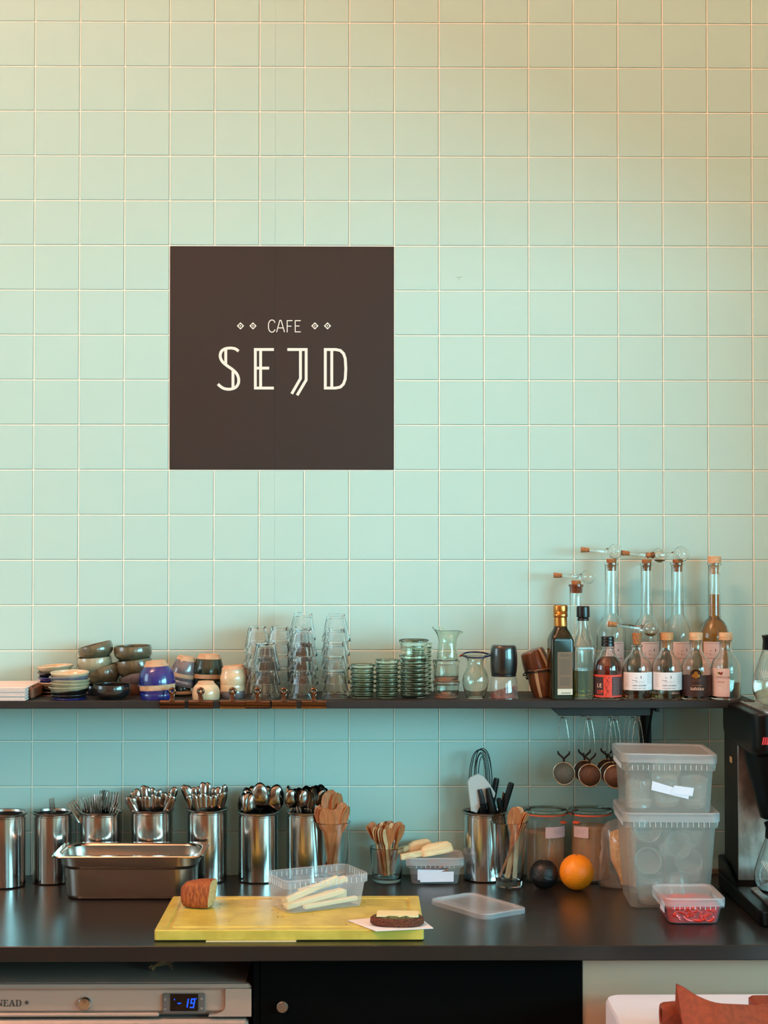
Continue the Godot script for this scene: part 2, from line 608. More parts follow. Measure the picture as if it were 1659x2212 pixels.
func build_sign() -> void:
	var y0 := 2.79376
	var board := mat("sign brown", Color(0.155, 0.120, 0.112), 0.55)
	var sign_ := thing("cafe_sign", "square dark brown sign on the tiles with white CAFE SEJD lettering", "sign", Vector3(-0.5, y0 - 1.0, 0))
	for c in [[0.0011, 0.23425], [0.23440, 0.4988]]:
		var s := Shape.new()
		s.box(Vector3(c[0], 0.0012, -0.006), Vector3(c[1], 0.4988, 0.0004), 0.0001)
		part("sign_panel", s, board, sign_)
	var ink := mat("sign white", Color(0.93, 0.92, 0.88), 0.6)
	var z0 := 0.0003
	var z1 := 0.0010
	var o := sign_.position
	var q := func(x: float, y: float) -> Vector2:       # from the enlarged photograph of the lettering
		var p := at(440.0 + x / 4.879, 660.0 + y / 4.879, 0.0) - o
		return Vector2(p.x, p.y)
	var line := func(a: Array) -> Array:
		var r := []
		for i in range(0, a.size(), 2): r.append(q.call(a[i], a[i + 1]))
		return r
	var thin := mm(9.5 / 4.879, 0.0)
	var bold := mm(30.0 / 4.879, 0.0)
	var glyphs := [
		[thin, [[[752, 182, 740, 160, 720, 153, 700, 160, 686, 185, 683, 217, 686, 250, 700, 273, 720, 281, 740, 273, 753, 252], 2]]],
		[thin, [[[768, 281, 803, 157, 816, 157, 852, 281], 0], [[780, 236, 838, 236], 0]]],
		[thin, [[[880, 283, 880, 160, 936, 160], 0], [[880, 218, 925, 218], 0]]],
		[thin, [[[1023, 160, 965, 160, 965, 278, 1023, 278], 0], [[965, 216, 1010, 216], 0]]],
		[bold, [[[368, 482, 340, 460, 310, 451, 270, 449, 225, 457, 190, 480, 175, 520, 180, 560, 205, 600, 250, 637, 300, 672, 345, 715, 367, 765, 367, 815, 345, 855, 310, 875, 265, 883, 215, 875, 180, 855, 150, 828], 2], [[233, 468, 233, 622], 0], [[309, 690, 309, 868], 0]]],
		[bold, [[[740, 464, 545, 464, 545, 870, 740, 870], 0], [[600, 464, 600, 870], 0], [[545, 660, 690, 660], 0]]],
		[bold, [[[882, 464, 1080, 464, 1080, 785, 985, 946], 0], [[1020, 464, 1020, 770, 928, 931], 0]]],
		[bold, [[[1282, 870, 1282, 464, 1390, 464, 1440, 474, 1474, 507, 1492, 560, 1498, 667, 1492, 774, 1474, 827, 1440, 860, 1390, 870], 1], [[1350, 464, 1350, 870], 0]]]]
	for gl in glyphs:
		var s := Shape.new()
		var lift := 0.0
		for st in gl[1]:
			var pts: Array = line.call(st[0])
			s.stroke(smooth(pts, 3) if st[1] == 2 else pts, gl[0], z0, z1 + lift, st[1] == 1)
			lift += 0.00015
		part("letter", s, ink, sign_)
	for x in [388.0, 520.0, 1172.0, 1305.0]:
		var s := Shape.new()
		s.slab(PackedVector2Array(line.call([x - 38, 215, x, 177, x + 38, 215, x, 253])), z0, z1)
		var d := part("diamond", s, ink, sign_)
		for k in [[18.0, 0.0014, board], [8.0, 0.0018, ink]]:
			s = Shape.new()
			var ring := PackedVector2Array()
			for i in 20: ring.append(q.call(x + cos(TAU * i / 20) * k[0], 215 + sin(TAU * i / 20) * k[0]))
			s.slab(ring, z0, k[1])
			part("dot" if k[2] == ink else "ring", s, k[2], d)
	# a hairline scratch in the tile right of the sign
	var s := Shape.new()
	var a := at(985, 599.5, 0.0002)
	s.stroke([Vector2(a.x, a.y), Vector2(a.x + 0.008, a.y), Vector2(a.x + 0.0135, a.y + 0.0026)], 0.0009, 0.0, 0.0003)
	s.stroke([Vector2(a.x + 0.0062, a.y), Vector2(a.x + 0.0066, a.y - 0.006)], 0.0007, 0.0, 0.0003)
	solo("tape_scrap", s, mat("scrap grey", Color(0.52, 0.60, 0.50), 0.7), "tiny grey scrap stuck on a tile right of the dark sign", "scrap")

func build_shelf() -> void:
	var black := mat("shelf laminate", Color(0.115, 0.097, 0.093), 0.6)
	var t := thing("wall_shelf", "long thin dark wall shelf carrying the crockery and bottles", "shelf", Vector3(0, SHELF, 0))
	var s := Shape.new()
	s.box(Vector3(-1.6, -0.0158, 0.0), Vector3(0.748, 0, 0.222), 0.0012)
	part("shelf_board", s, black, t)
	var iron := mat("bracket iron", Color(0.10, 0.095, 0.09), 0.5)
	var zr := 0.185
	var a := at(1190, 1531, zr)
	var b := at(1405, 1546, zr)
	s = Shape.new()
	s.slab(PackedVector2Array([Vector2(a.x, -0.016), Vector2(b.x, -0.016), Vector2(b.x, b.y - SHELF), Vector2(a.x + 0.017, b.y - SHELF)]), 0.02, zr, 0.001)
	part("hook_rail", s, iron, t)
	# the bracket: an upright on the wall and a brace sloping to the rail
	s = Shape.new()
	var w0 := at(1385, 1560, 0.02).x
	s.box(Vector3(w0, -0.20, 0.001), Vector3(w0 + 0.024, -0.016, 0.012), 0.001)
	var from := s.v.size()
	s.slab(PackedVector2Array([Vector2(0.0, -0.19), Vector2(0.012, -0.19), Vector2(0.03, -0.10), Vector2(0.09, -0.03), Vector2(0.16, -0.03), Vector2(0.16, -0.016), Vector2(0.0, -0.016)]), 0, 0.006)
	s.move(Transform3D(Basis(Vector3(0, 0, 1), Vector3.UP, Vector3(-1, 0, 0)), Vector3(w0 + 0.015, 0, 0)), from)
	part("bracket", s, iron, t)
	# rows of cup hooks, three deep, and the tea strainers that hang on them
	var chrome := mat("chrome", Color(0.80, 0.79, 0.77), 0.15, 1.0)
	var spots := [[1216.0, [0.10]], [1266.0, [0.07, 0.13]], [1318.0, [0.05, 0.10, 0.15]], [1368.0, [0.05, 0.10, 0.15]]]
	var hook := Shape.new()
	var path := [Vector3(0, 0.004, 0), Vector3(0, -0.003, 0)]
	for i in 10:
		var g := deg_to_rad(90 - 26 * i)
		path.append(Vector3(0.0055 * cos(g), -0.0085 + 0.0055 * sin(g), 0))
	hook.tube(path, 0.0009, 6)
	var hm := hook.mesh(60)
	var rail_y := b.y
	var proto: Node3D = null
	var names := ["the lone leftmost hook", "the second hook row, behind", "the second hook row, in front", "the third hook row, at the back", "the third hook row, in the middle", "the third hook row, in front", "the fourth hook row behind the tub, at the back", "the fourth hook row behind the tub, in the middle", "the fourth hook row behind the tub, in front"]
	var k := 0
	for sp in spots:
		for z in sp[1]:
			var x := at(sp[0] + (z - 0.10) * 180.0, 1550, z).x
			var h := part("hook", hm, chrome, t)
			h.position = Vector3(x, rail_y - SHELF, z)
			h.rotation.y = -0.9
			var hang := Vector3(x, rail_y - 0.0135, z + 0.001)
			var c: Node3D
			var label: String = ("grey mesh" if k == 0 else "tea-stained brown mesh") + " tea strainer hanging from " + names[k]
			if proto == null:
				c = make_strainer(label)
				proto = c
				c.position = hang
			else:
				c = copy(proto, "tea_strainer", label, hang)
			if k > 0: c.get_node("mesh_disc").material_override = grain(mat("stained mesh", Color.WHITE, 0.6), 0.08, Color(0.25, 0.14, 0.08), Color(0.42, 0.26, 0.15), Vector3(14, 14, 14))
			c.rotation = Vector3(0.0, -0.42 + 0.05 * k, 0.02)
			k += 1

func make_strainer(label: String) -> Node3D:
	var t := thing("tea_strainer", label, "tea strainer", Vector3.ZERO, "tea strainers hanging under the shelf")
	var chrome := mat("strainer wire", Color(0.72, 0.69, 0.64), 0.25, 1.0)
	for sx in [-1.0, 1.0]:
		var s := Shape.new()
		s.tube(smooth([Vector3(0.001 * sx, 0.0022, 0), Vector3(0.005 * sx, -0.001, 0), Vector3(0.0075 * sx, -0.012, 0), Vector3(0.0115 * sx, -0.042, 0), Vector3(0.0122 * sx, -0.074, 0)], 4), 0.0009, 6)
		part("wire_handle", s, chrome, t, 60)
	var s := Shape.new()
	for sx in [-1.0, 1.0]:
		s.tube([Vector3(0.0132 * sx, -0.071, 0), Vector3(0.0118 * sx, -0.077, 0), Vector3(0.001 * sx, -0.0865, 0), Vector3(0, -0.097, 0)], [0.0016, 0.0022, 0.0022, 0.0015], 8)
	part("hinge", s, mat("hinge dark", Color(0.20, 0.14, 0.11), 0.4, 0.6), t, 50)
	var c := Vector3(0, -0.119, 0)
	s = Shape.new()
	var ring := []
	for i in 36: ring.append(c + Vector3(cos(TAU * i / 36) * 0.0240, sin(TAU * i / 36) * 0.0240, 0))
	s.tube(ring, 0.0017, 8, false, true)
	part("rim", s, mat("strainer rim", Color(0.86, 0.82, 0.74), 0.22, 1.0), t, 60)
	s = Shape.new()
	s.lathe([Vector2(0.0001, -0.013), Vector2(0.011, -0.0115), Vector2(0.019, -0.007), Vector2(0.0235, 0.0)], 32)
	s.lathe([Vector2(0.0235, 0.0), Vector2(0.019, 0.007), Vector2(0.011, 0.0115), Vector2(0.0001, 0.013)], 32)
	s.move(Transform3D(Basis(Vector3.RIGHT, PI / 2), c))
	part("mesh_disc", s, grain(mat("grey mesh", Color.WHITE, 0.55), 0.08, Color(0.36, 0.34, 0.30), Color(0.52, 0.49, 0.44), Vector3(14, 14, 14)), t, 60)
	return t

func build_counter() -> void:
	var lam := mat("counter laminate", Color(0.122, 0.110, 0.106), 0.28)
	var s := Shape.new()
	s.box(Vector3(-2.2, TOP - 0.028, 0.0), Vector3(1.197, TOP, 0.638), 0.0015)
	solo("worktop", s, lam, "long black laminate worktop running under the tiled wall", "worktop")
	s = Shape.new()                                     # pale upstand sealing the joint between tiles and worktop
	s.box(Vector3(0.64, TOP, 0.0), Vector3(1.197, TOP + 0.012, 0.004), 0.001)
	structure("trim_2", s, mat("sealant", Color(0.55, 0.50, 0.42), 0.7))

func build_below() -> void:
	var dark := mat("cabinet black", Color(0.022, 0.018, 0.017), 0.8)
	dark.metallic_specular = 0.15
	# freezer under the left of the worktop
	var t := thing("under_counter_freezer", "pale steel freezer with blue digital display tucked under the worktop", "freezer")
	var steel := mat("freezer enamel", Color(0.66, 0.57, 0.52), 0.35, 0.2)
	var zf := 0.6
	var top := at(543, 2127, zf)
	var x1 := top.x
	var s := Shape.new()
	var low := at(543, 2196, zf).y
	s.box(Vector3(-1.5, low, 0.05), Vector3(x1 - 0.002, top.y, zf - 0.007), 0.01)
	part("hood", s, steel, t)
	s = Shape.new()                                     # raised rim round the control panel
	s.box(Vector3(-1.5, at(0, 2141, zf).y, zf - 0.02), Vector3(x1, top.y, zf), 0.008)
	var e := at(487, 2141, zf)
	var c := PackedVector2Array([Vector2(x1, e.y + 0.004), Vector2(e.x, e.y + 0.004)])
	for i in 6: c.append(Vector2(e.x - 0.03 + 0.03 * cos(i * 0.314), lerpf(e.y - 0.012, low, 0.5) - 0.014 * sin(i * 0.314) ))
	c.append_array([Vector2(at(452, 2190, zf).x, low + 0.006), Vector2(at(450, 2196, zf).x, low), Vector2(x1, low)])
	s.slab(c, zf - 0.02, zf, 0.002)
	s.box(Vector3(-1.5, low, zf - 0.02), Vector3(at(343, 2190, zf).x, low + 0.0065, zf), 0.002)
	part("panel_rim", s, steel, t)
	s = Shape.new()
	s.box(Vector3(-1.5, 0.12, 0.05), Vector3(x1 - 0.012, low - 0.002, zf - 0.03))
	part("cavity", s, mat("freezer body", Color(0.30, 0.28, 0.27), 0.5), t)
	s = Shape.new()
	s.box(Vector3(-1.5, 0.13, zf - 0.03), Vector3(x1 - 0.006, low - 0.006, zf), 0.006)
	part("door", s, steel, t)
	# lock, display and the cropped brand word
	s = Shape.new()
	s.lathe([Vector2(0.0125, 0), Vector2(0.0125, 0.005), Vector2(0.010, 0.008), Vector2(0.0001, 0.0085)], 24)
	s.move(Transform3D(Basis(Vector3.RIGHT, PI / 2), at(184, 2167, zf - 0.007)))
	part("lock", s, mat("chrome", Color(0.80, 0.79, 0.77), 0.15, 1.0), t)
	var p0 := at(351, 2190, zf - 0.003)
	var p1 := at(443, 2146, zf - 0.003)
	s = Shape.new()
	s.box(Vector3(p0.x, p0.y, zf - 0.012), Vector3(p1.x, p1.y, zf - 0.001), 0.002)
	var bez := part("display", s, mat("display bezel", Color(0.36, 0.33, 0.32), 0.4), t)
	s = Shape.new()
	var d0 := at(368, 2184, zf)
	var d1 := at(428, 2147, zf)
	s.box(Vector3(d0.x, d0.y, zf - 0.002), Vector3(d1.x, d1.y, zf + 0.0003))
	part("screen", s, mat("screen black", Color(0.01, 0.01, 0.015), 0.15), bez)
	var blue := mat("display blue light", Color(0.05, 0.2, 1.0), 0.4)
	blue.emission_enabled = true
	blue.emission = Color(0.05, 0.30, 1.0)
	blue.emission_energy_multiplier = 1.6
	s = Shape.new()
	var L := func(a: Array) -> Array:
		var r := []
		for i in range(0, a.size(), 2):
			var p := at(a[i], a[i + 1], zf)
			r.append(Vector2(p.x, p.y))
		return r
	var w := 0.0021
	s.stroke(L.call([383.5, 2167.5, 391, 2167]), w, zf, zf + 0.0008)
	s.stroke(L.call([407, 2157.5, 404, 2176]), w, zf, zf + 0.0008)
	s.stroke(L.call([419, 2167, 412.5, 2167, 414, 2158, 421, 2158, 418, 2176, 410, 2176]), w, zf, zf + 0.0008)
	s.stroke(L.call([376, 2159, 378, 2159]), w, zf, zf + 0.0008)
	s.stroke(L.call([423, 2157, 425, 2157]), w * 0.8, zf, zf + 0.0008)
	part("digits", s, blue, bez)
	var grey := mat("display symbols", Color(0.55, 0.52, 0.50), 0.5)
	for b in [[356.5, 2159.0, 0], [356.5, 2180.0, 1], [435.5, 2157.0, 2], [435.5, 2179.0, 3]]:
		s = Shape.new()
		var x: float = b[0]
		var y: float = b[1]
		match b[2]:
			0: s.stroke(L.call([x - 2, y, x, y - 2.5, x + 2, y, x, y + 2.5]), 0.0012, zf - 0.002, zf - 0.0005, true)
			1: s.stroke(L.call([x - 3, y, x + 3, y]), 0.0016, zf - 0.002, zf - 0.0005)
			2: s.slab(PackedVector2Array(L.call([x - 3.5, y + 2.5, x, y - 3, x + 3.5, y + 2.5])), zf - 0.002, zf - 0.0005)
			3: s.slab(PackedVector2Array(L.call([x - 3.5, y - 2, x + 3.5, y - 2, x, y + 3])), zf - 0.002, zf - 0.0005)
		part("button", s, grey, bez)
	s = Shape.new()
	var q := at(-8, 2174, zf - 0.0068)
	lettering(s, "NEAD", q.x, q.y, mm(14, zf), 0, zf - 0.0066, "Droid Serif", 700, mm(54, zf))
	var st := at(56, 2168, zf)
	for k in 3:
		var d := Vector2.from_angle(PI * k / 3.0 + PI / 2) * 0.0042
		s.stroke([Vector2(st.x, st.y) - d, Vector2(st.x, st.y) + d], 0.0012, zf - 0.0069, zf - 0.0064)
	part("lettering", s, mat("lettering grey", Color(0.22, 0.20, 0.19), 0.5), t)
	# a knot of dry twine on the freezer top
	s = Shape.new()
	var y: float = top.y + 0.003
	var kx := at(328, 2103, 0.5).x
	s.tube([Vector3(kx - 0.004, y + 0.002, 0.5), Vector3(kx, y + 0.006, 0.5), Vector3(kx + 0.004, y + 0.003, 0.502), Vector3(kx, y + 0.001, 0.503)], 0.004, 8)
	for k in 4: s.tube(smooth([Vector3(kx, y + 0.004, 0.5), Vector3(kx + 0.014, y + 0.006 + 0.003 * k, 0.5 + 0.004 * k), Vector3(kx + 0.03, y + 0.008 + 0.004 * k, 0.5 + 0.003 * k), Vector3(kx + 0.040, y + 0.002 + 0.006 * k, 0.51)], 3), 0.0011, 5)
	solo("twine_knot", s, mat("dry twine", Color(0.52, 0.36, 0.22), 0.9), "frayed knot of dry brown twine lying on top of the freezer", "twine")
	# black cupboard
	t = thing("black_cupboard", "black cupboard with a small round knob beside the freezer", "cabinet")
	var a := at(547, 2120, zf)
	var b := at(1258, 2120, zf)
	var gapx := at(561, 2120, zf).x
	var u := TOP - 0.0285
	s = Shape.new()
	s.box(Vector3(a.x + 0.002, 0.10, 0.02), Vector3(b.x, u, zf - 0.02))
	s.box(Vector3(a.x, 0.10, zf - 0.02), Vector3(gapx - 0.0008, u, zf), 0.001)
	part("carcass", s, dark, t)
	s = Shape.new()
	s.box(Vector3(gapx + 0.0008, 0.11, zf - 0.019), Vector3(b.x, u - 0.002, zf), 0.001)
	var door := part("door", s, dark, t)
	s = Shape.new()
	s.lathe([Vector2(0.005, 0), Vector2(0.005, 0.012), Vector2(0.0103, 0.013), Vector2(0.0105, 0.018), Vector2(0.0095, 0.0192), Vector2(0.0001, 0.0195)], 28)
	s.move(Transform3D(Basis(Vector3.RIGHT, PI / 2), at(611, 2170, zf)))
	part("knob", s, mat("knob metal", Color(0.62, 0.58, 0.54), 0.35, 1.0), door)
	# pale panel closing the right end
	s = Shape.new()
	s.box(Vector3(b.x + 0.0006, 0.0, 0.02), Vector3(1.197, u, zf - 0.006), 0.001)
	solo("beige_cupboard", s, mat("beige panel", Color(0.70, 0.58, 0.49), 0.7), "plain beige cupboard panel under the right end of the worktop", "cabinet")
	# white bin in front of it and the leather apron on its lid
	t = thing("white_bin", "glossy white plastic bin standing in front of the beige panel", "bin")
	var far := at(1309, 2149, 0.66)
	var white := mat("bin plastic", Color(0.90, 0.90, 0.96), 0.35)
	s = Shape.new()
	s.rings([Shape.rect(far.x + 0.015, 0.98, 0.665, 1.045, 0.03, 5, 0.0), Shape.rect(far.x + 0.004, 0.99, 0.66, 1.05, 0.03, 5, far.y - 0.05)], true, true)
	part("body", s, white, t)
	s = Shape.new()
	s.rings([Shape.rect(far.x - 0.004, 1.0, 0.655, 1.06, 0.03, 6, far.y - 0.052), Shape.rect(far.x - 0.004, 1.0, 0.655, 1.06, 0.03, 6, far.y - 0.008), Shape.rect(far.x, 0.996, 0.659, 1.056, 0.028, 6, far.y), Shape.rect(far.x + 0.012, 0.984, 0.671, 1.044, 0.02, 6, far.y), ], true, true)
	part("lid", s, white, t)
	t = thing("leather_apron", "folded rust-brown leather apron with a rolled end lying on the white bin", "apron")
	var hide := grain(mat("rust leather", Color.WHITE, 0.6), 0.06, Color(0.47, 0.18, 0.085), Color(0.56, 0.23, 0.11), Vector3(5, 5, 5))
	var z := 0.86
	s = Shape.new()
	var base: float = far.y
	var fl := [[1461, 2127, 0.0], [1476, 2131, 0.012], [1500, 2143, 0.03], [1535, 2152, 0.045], [1580, 2157, 0.04], [1630, 2163, 0.03], [1700, 2168, 0.03]]
	var ra := PackedVector3Array()
	var rb := PackedVector3Array()
	var rc := PackedVector3Array()
	var rd := PackedVector3Array()
	for f in smooth(fl.map(func(k): return Vector3(at(k[0], k[1], z + 0.03).x, at(k[0], k[1], z + 0.03).y, z + 0.03 + k[2])), 3):
		ra.append(f); rb.append(f + Vector3(0, 0.001, -0.004))
		rc.append(Vector3(f.x + 0.002, base + 0.001, f.z + 0.075)); rd.append(Vector3(f.x, base + 0.001, f.z - 0.02))
	s.rings([rd, rb, ra, rc], false, false, false)
	part("flap", s, hide, t)
	s = Shape.new()
	var m0 := at(1426, 2195, z)
	var ln := 0.06
	s.lathe([Vector2(0.010, 0.0), Vector2(0.0155, -0.001), Vector2(0.0175, 0.004), Vector2(0.0185, 0.02), Vector2(0.02, ln), Vector2(0.014, ln), Vector2(0.0115, 0.02), Vector2(0.010, 0.0)], 24)
	s.move(Transform3D(Basis(Vector3(0, -1.0, 0), Vector3(1, 0, -0.06).normalized(), Vector3(0, 0, 1)).orthonormalized().scaled_local(Vector3(1.25, 1, 0.8)), Vector3(m0.x, base + 0.0235, z + 0.01)))
	part("rolled_end", s, hide, t)
	s = Shape.new()
	var k0 := at(1618, 2152, z)
	s.rings([Shape.rect(k0.x, k0.x + 0.10, z - 0.01, z + 0.02, 0.006, 4, base + 0.006), Shape.rect(k0.x, k0.x + 0.10, z - 0.01, z + 0.05, 0.006, 4, k0.y - 0.004), Shape.rect(k0.x + 0.004, k0.x + 0.10, z - 0.006, z + 0.046, 0.006, 4, k0.y)], true, true)
	part("strap", s, hide, t)

func build_machine() -> void:
	var black := mat("machine black", Color(0.02, 0.017, 0.017), 0.3)
	black.metallic_specular = 0.32
	var side := mat("machine side", Color(0.13, 0.13, 0.115), 0.5)
	var steel := grain(mat("machine steel", Color.WHITE, 0.38, 1.0), 0.02, Color(0.66, 0.62, 0.60), Color(0.80, 0.76, 0.74), Vector3(6, 3, 6))
	var t := thing("coffee_machine", "tall black and steel filter coffee machine at the right end of the worktop", "coffee machine")
	var xl := at(1569, 1700, 0.15).x
	var across := func(s: Shape, o: Array, x0: float, x1: float, bev: float) -> void:   # an outline in (z, y) drawn out from x0 (left) to x1
		var from := s.v.size()
		s.slab(PackedVector2Array(o), 0, x1 - x0, bev)
		s.move(Transform3D(Basis(Vector3(0, 0, 1), Vector3.UP, Vector3(-1, 0, 0)), Vector3(x1, 0, 0)), from)
	var top := at(1557, 1512, 0.15).y
	var fb := at(1622, 1637, 0.44).y
	var s := Shape.new()
	var yb := at(1559, 1577, 0.155).y
	var H := func(z0: float, z1: float, i: float, r: float, y: float) -> PackedVector3Array: return Shape.rect(xl - 0.012 + i, xl + 0.235 - i, z0, z1, r, 7, y)
	s.rings([H.call(0.315, 0.435, 0.010, 0.022, fb), H.call(0.300, 0.443, 0.003, 0.028, fb + 0.006), H.call(0.285, 0.445, 0.0, 0.028, fb + 0.012), H.call(0.157, 0.445, 0.0, 0.028, yb), H.call(0.15, 0.445, 0.0, 0.028, yb + 0.012), H.call(0.15, 0.445, 0.0, 0.028, top - 0.005), H.call(0.152, 0.443, 0.002, 0.027, top - 0.0015), H.call(0.156, 0.438, 0.006, 0.025, top)], true, true)
	part("head", s, black, t)
	s = Shape.new()
	var w := Shape.rect(xl + 0.012, xl + 0.22, 0.20, 0.436, 0.02, 5, top + 0.0005)
	s.rings([w, Shape.rect(xl + 0.012, xl + 0.22, 0.20, 0.436, 0.02, 5, top + 0.004), Shape.rect(xl + 0.018, xl + 0.214, 0.206, 0.430, 0.016, 5, top + 0.005), Shape.rect(xl + 0.022, xl + 0.21, 0.21, 0.426, 0.015, 5, top + 0.003)], false, true)
	part("warming_plate", s, steel, t)
	s = Shape.new()
	s.box(Vector3(xl, TOP + 0.01, 0.13), Vector3(xl + 0.22, top - 0.02, 0.252), 0.003)
	part("column", s, side, t)
	s = Shape.new()
	s.box(Vector3(xl + 0.0005, at(1592, 1905, 0.25).y, 0.252), Vector3(xl + 0.22, fb + 0.002, 0.256), 0.001)
	part("steel_front", s, steel, t)
	s = Shape.new()                                     # scrap of pale tape on the side
	var tp := at(1577, 1640, 0.19)
	s.box(Vector3(xl - 0.0006, tp.y - 0.006, 0.185), Vector3(xl, tp.y + 0.006, 0.205))
	part("tape", s, mat("tape yellow", Color(0.75, 0.70, 0.52), 0.7), t)
	s = Shape.new()
	var bt := at(1622, 1968, 0.5).y
	var B := func(z0: float, i: float, r: float, y: float) -> PackedVector3Array: return Shape.rect(xl - 0.014 + i, xl + 0.235 - i, z0, 0.512 - i, r, 7, y)
	s.rings([B.call(0.11, 0.004, 0.024, TOP), B.call(0.11, 0.0, 0.026, TOP + 0.004), B.call(0.11, 0.0, 0.026, bt - 0.004), B.call(0.11, 0.001, 0.026, bt - 0.001), B.call(0.113, 0.005, 0.022, bt)], true, true)
	across.call(s, [Vector2(0.112, bt - 0.006), Vector2(0.29, bt - 0.006), Vector2(0.27, bt + 0.004), Vector2(0.19, bt + 0.03), Vector2(0.112, bt + 0.034)], xl - 0.010, xl + 0.225, 0.003)
	part("base", s, black, t)
	s = Shape.new()
	s.rings([Shape.rect(xl + 0.012, xl + 0.22, 0.30, 0.500, 0.02, 5, bt + 0.0005), Shape.rect(xl + 0.012, xl + 0.22, 0.30, 0.500, 0.02, 5, bt + 0.004), Shape.rect(xl + 0.018, xl + 0.214, 0.306, 0.494, 0.016, 5, bt + 0.005), Shape.rect(xl + 0.022, xl + 0.21, 0.31, 0.49, 0.015, 5, bt + 0.003)], false, true)
	part("hot_plate", s, steel, t)
	s = Shape.new()
	var ax := at(1697, 1700, 0.345)
	s.lathe([Vector2(0.038, at(1697, 1770, 0.345).y), Vector2(0.05, at(1697, 1766, 0.345).y), Vector2(0.083, fb - 0.004), Vector2(0.083, fb + 0.004)], 36, Vector3(ax.x, 0, 0.345))
	part("filter_basket", s, black, t)
	var red := mat("logo red", Color(0.80, 0.05, 0.06), 0.4)
	s = Shape.new()
	var l := at(1646, 1609, 0.446)
	for k in 3:
		var x := l.x + k * 0.0042
		s.slab(PackedVector2Array([Vector2(x, l.y), Vector2(x + 0.0028, l.y), Vector2(x + 0.0052, l.y + 0.0145), Vector2(x + 0.0024, l.y + 0.0145)]), 0.4445, 0.4458)
	part("red_stripes", s, red, t)
	s = Shape.new()
	lettering(s, "B", l.x + 0.014, l.y, 0.011, 0, 0.4458, "Droid Sans", 700)
	part("lettering", s, mat("sign white", Color(0.93, 0.92, 0.88), 0.6), t)
	# two glass jugs
	jug("coffee_jug", "round glass coffee jug with pale liquid standing on top of the coffee machine", Vector3(at(1693, 1500, 0.325).x, top + 0.004, 0.325), 0.062, 0.115, 0.052, liquid("milky water", Color(0.93, 0.90, 0.86)))
	jug("coffee_jug", "glass coffee jug holding a little dark coffee on the lower hot plate", Vector3(at(1703, 1900, 0.40).x, bt + 0.006, 0.40), 0.066, 0.115, 0.018, mat("black coffee", Color(0.04, 0.02, 0.01), 0.1))

func jug(called: String, label: String, where: Vector3, r: float, h: float, fill: float, m: Material) -> void:
	var t := thing(called, label, "jug", where)
	var p := smooth([Vector2(0.001, 0.001), Vector2(r * 0.62, 0.0015), Vector2(r * 0.93, h * 0.17), Vector2(r, h * 0.40), Vector2(r * 0.84, h * 0.72), Vector2(r * 0.63, h * 1.05), Vector2(r * 0.62, h * 1.12)], 6)
	var s := Shape.new()
	s.lathe(shell(p, 0.0017), 40)
	part("glass_body", s, liquid("clear glass", Color(0.98, 0.99, 0.985), 0.05), t)
	s = Shape.new()
	var inner := []
	for q in p:
		if q.y < fill: inner.append(Vector2(maxf(0.0005, q.x - 0.0021), maxf(q.y, 0.0035)))
	var edge: Vector2 = inner[-1]
	inner.append(Vector2(edge.x * 0.99, edge.y + 0.0008))
	inner.append(Vector2(0.0003, edge.y + 0.0008))
	s.lathe(inner, 40)
	part("coffee" if fill < 0.03 else "liquid", s, m, t)
	s = Shape.new()
	s.lathe([Vector2(r * 0.65, h * 0.99), Vector2(r * 0.68, h), Vector2(r * 0.66, h * 1.16), Vector2(r * 0.70, h * 1.24), Vector2(r * 0.60, h * 1.24), Vector2(r * 0.60, h * 1.0), Vector2(r * 0.65, h * 0.99)], 36)
	part("collar", s, mat("machine black", Color.BLACK), t)
	s = Shape.new()
	s.tube(smooth([Vector3(r * 0.6, h * 1.1, 0), Vector3(r * 1.2, h * 1.12, 0), Vector3(r * 1.6, h * 0.9, 0), Vector3(r * 1.55, h * 0.4, 0)], 5), 0.008, 10)
	part("handle", s, mat("machine black", Color.BLACK), t)
	s = Shape.new()
	for k in 5:                                         # measuring strokes printed on the glass
		var y := h * (0.50 + 0.03 * k)
		for i in 5:
			var g := PI * 0.5 + 0.9 - 0.09 * i + 0.05 * k
			var rr := r * 0.985 + 0.0012
			var from := s.v.size()
			s.box(Vector3(-0.0004, 0, 0), Vector3(0.0004, 0.005, 0.0004))
			s.move(Transform3D(Basis(Vector3.UP, PI / 2 - g), Vector3(cos(g) * rr, y, sin(g) * rr)), from)
	part("graduations", s, mat("print white", Color(0.92, 0.92, 0.90), 0.6), t)

# ---------------------------------------------------------------- canisters and cutlery
func canister(label: String, x: float, base: float, rim: float, rp: float) -> Array:
	var zf := on(x, base).z
	var r := mm(rp, zf)
	var c := Vector3(at(x, base, zf - r).x, TOP, zf - r)
	var h := at(x, rim, zf).y - TOP
	var t := thing("steel_canister", label, "canister", c, "steel canisters in the row along the wall")
	var s := Shape.new()
	s.lathe([Vector2(0.0005, 0.001), Vector2(r * 0.94, 0.0005), Vector2(r, 0.003), Vector2(r, h - 0.010), Vector2(r - 0.0012, h - 0.009), Vector2(r - 0.0012, h - 0.007), Vector2(r + 0.0012, h - 0.0055)], 48)
	s.lathe([Vector2(r - 0.002, h - 0.006), Vector2(r - 0.0022, 0.004), Vector2(0.0005, 0.003)], 48)
	part("body", s, mat("brushed steel", Color(0.82, 0.79, 0.77), 0.16, 1.0), t)
	s = Shape.new()
	s.lathe([Vector2(r + 0.0005, h - 0.0055), Vector2(r + 0.0030, h - 0.004), Vector2(r + 0.0034, h - 0.0016), Vector2(r + 0.0018, h), Vector2(r - 0.0012, h - 0.0014), Vector2(r - 0.0022, h - 0.006)], 48)
	part("rim", s, mat("steel rim", Color(0.70, 0.66, 0.63), 0.25, 1.0), t)
	return [c, r, h]

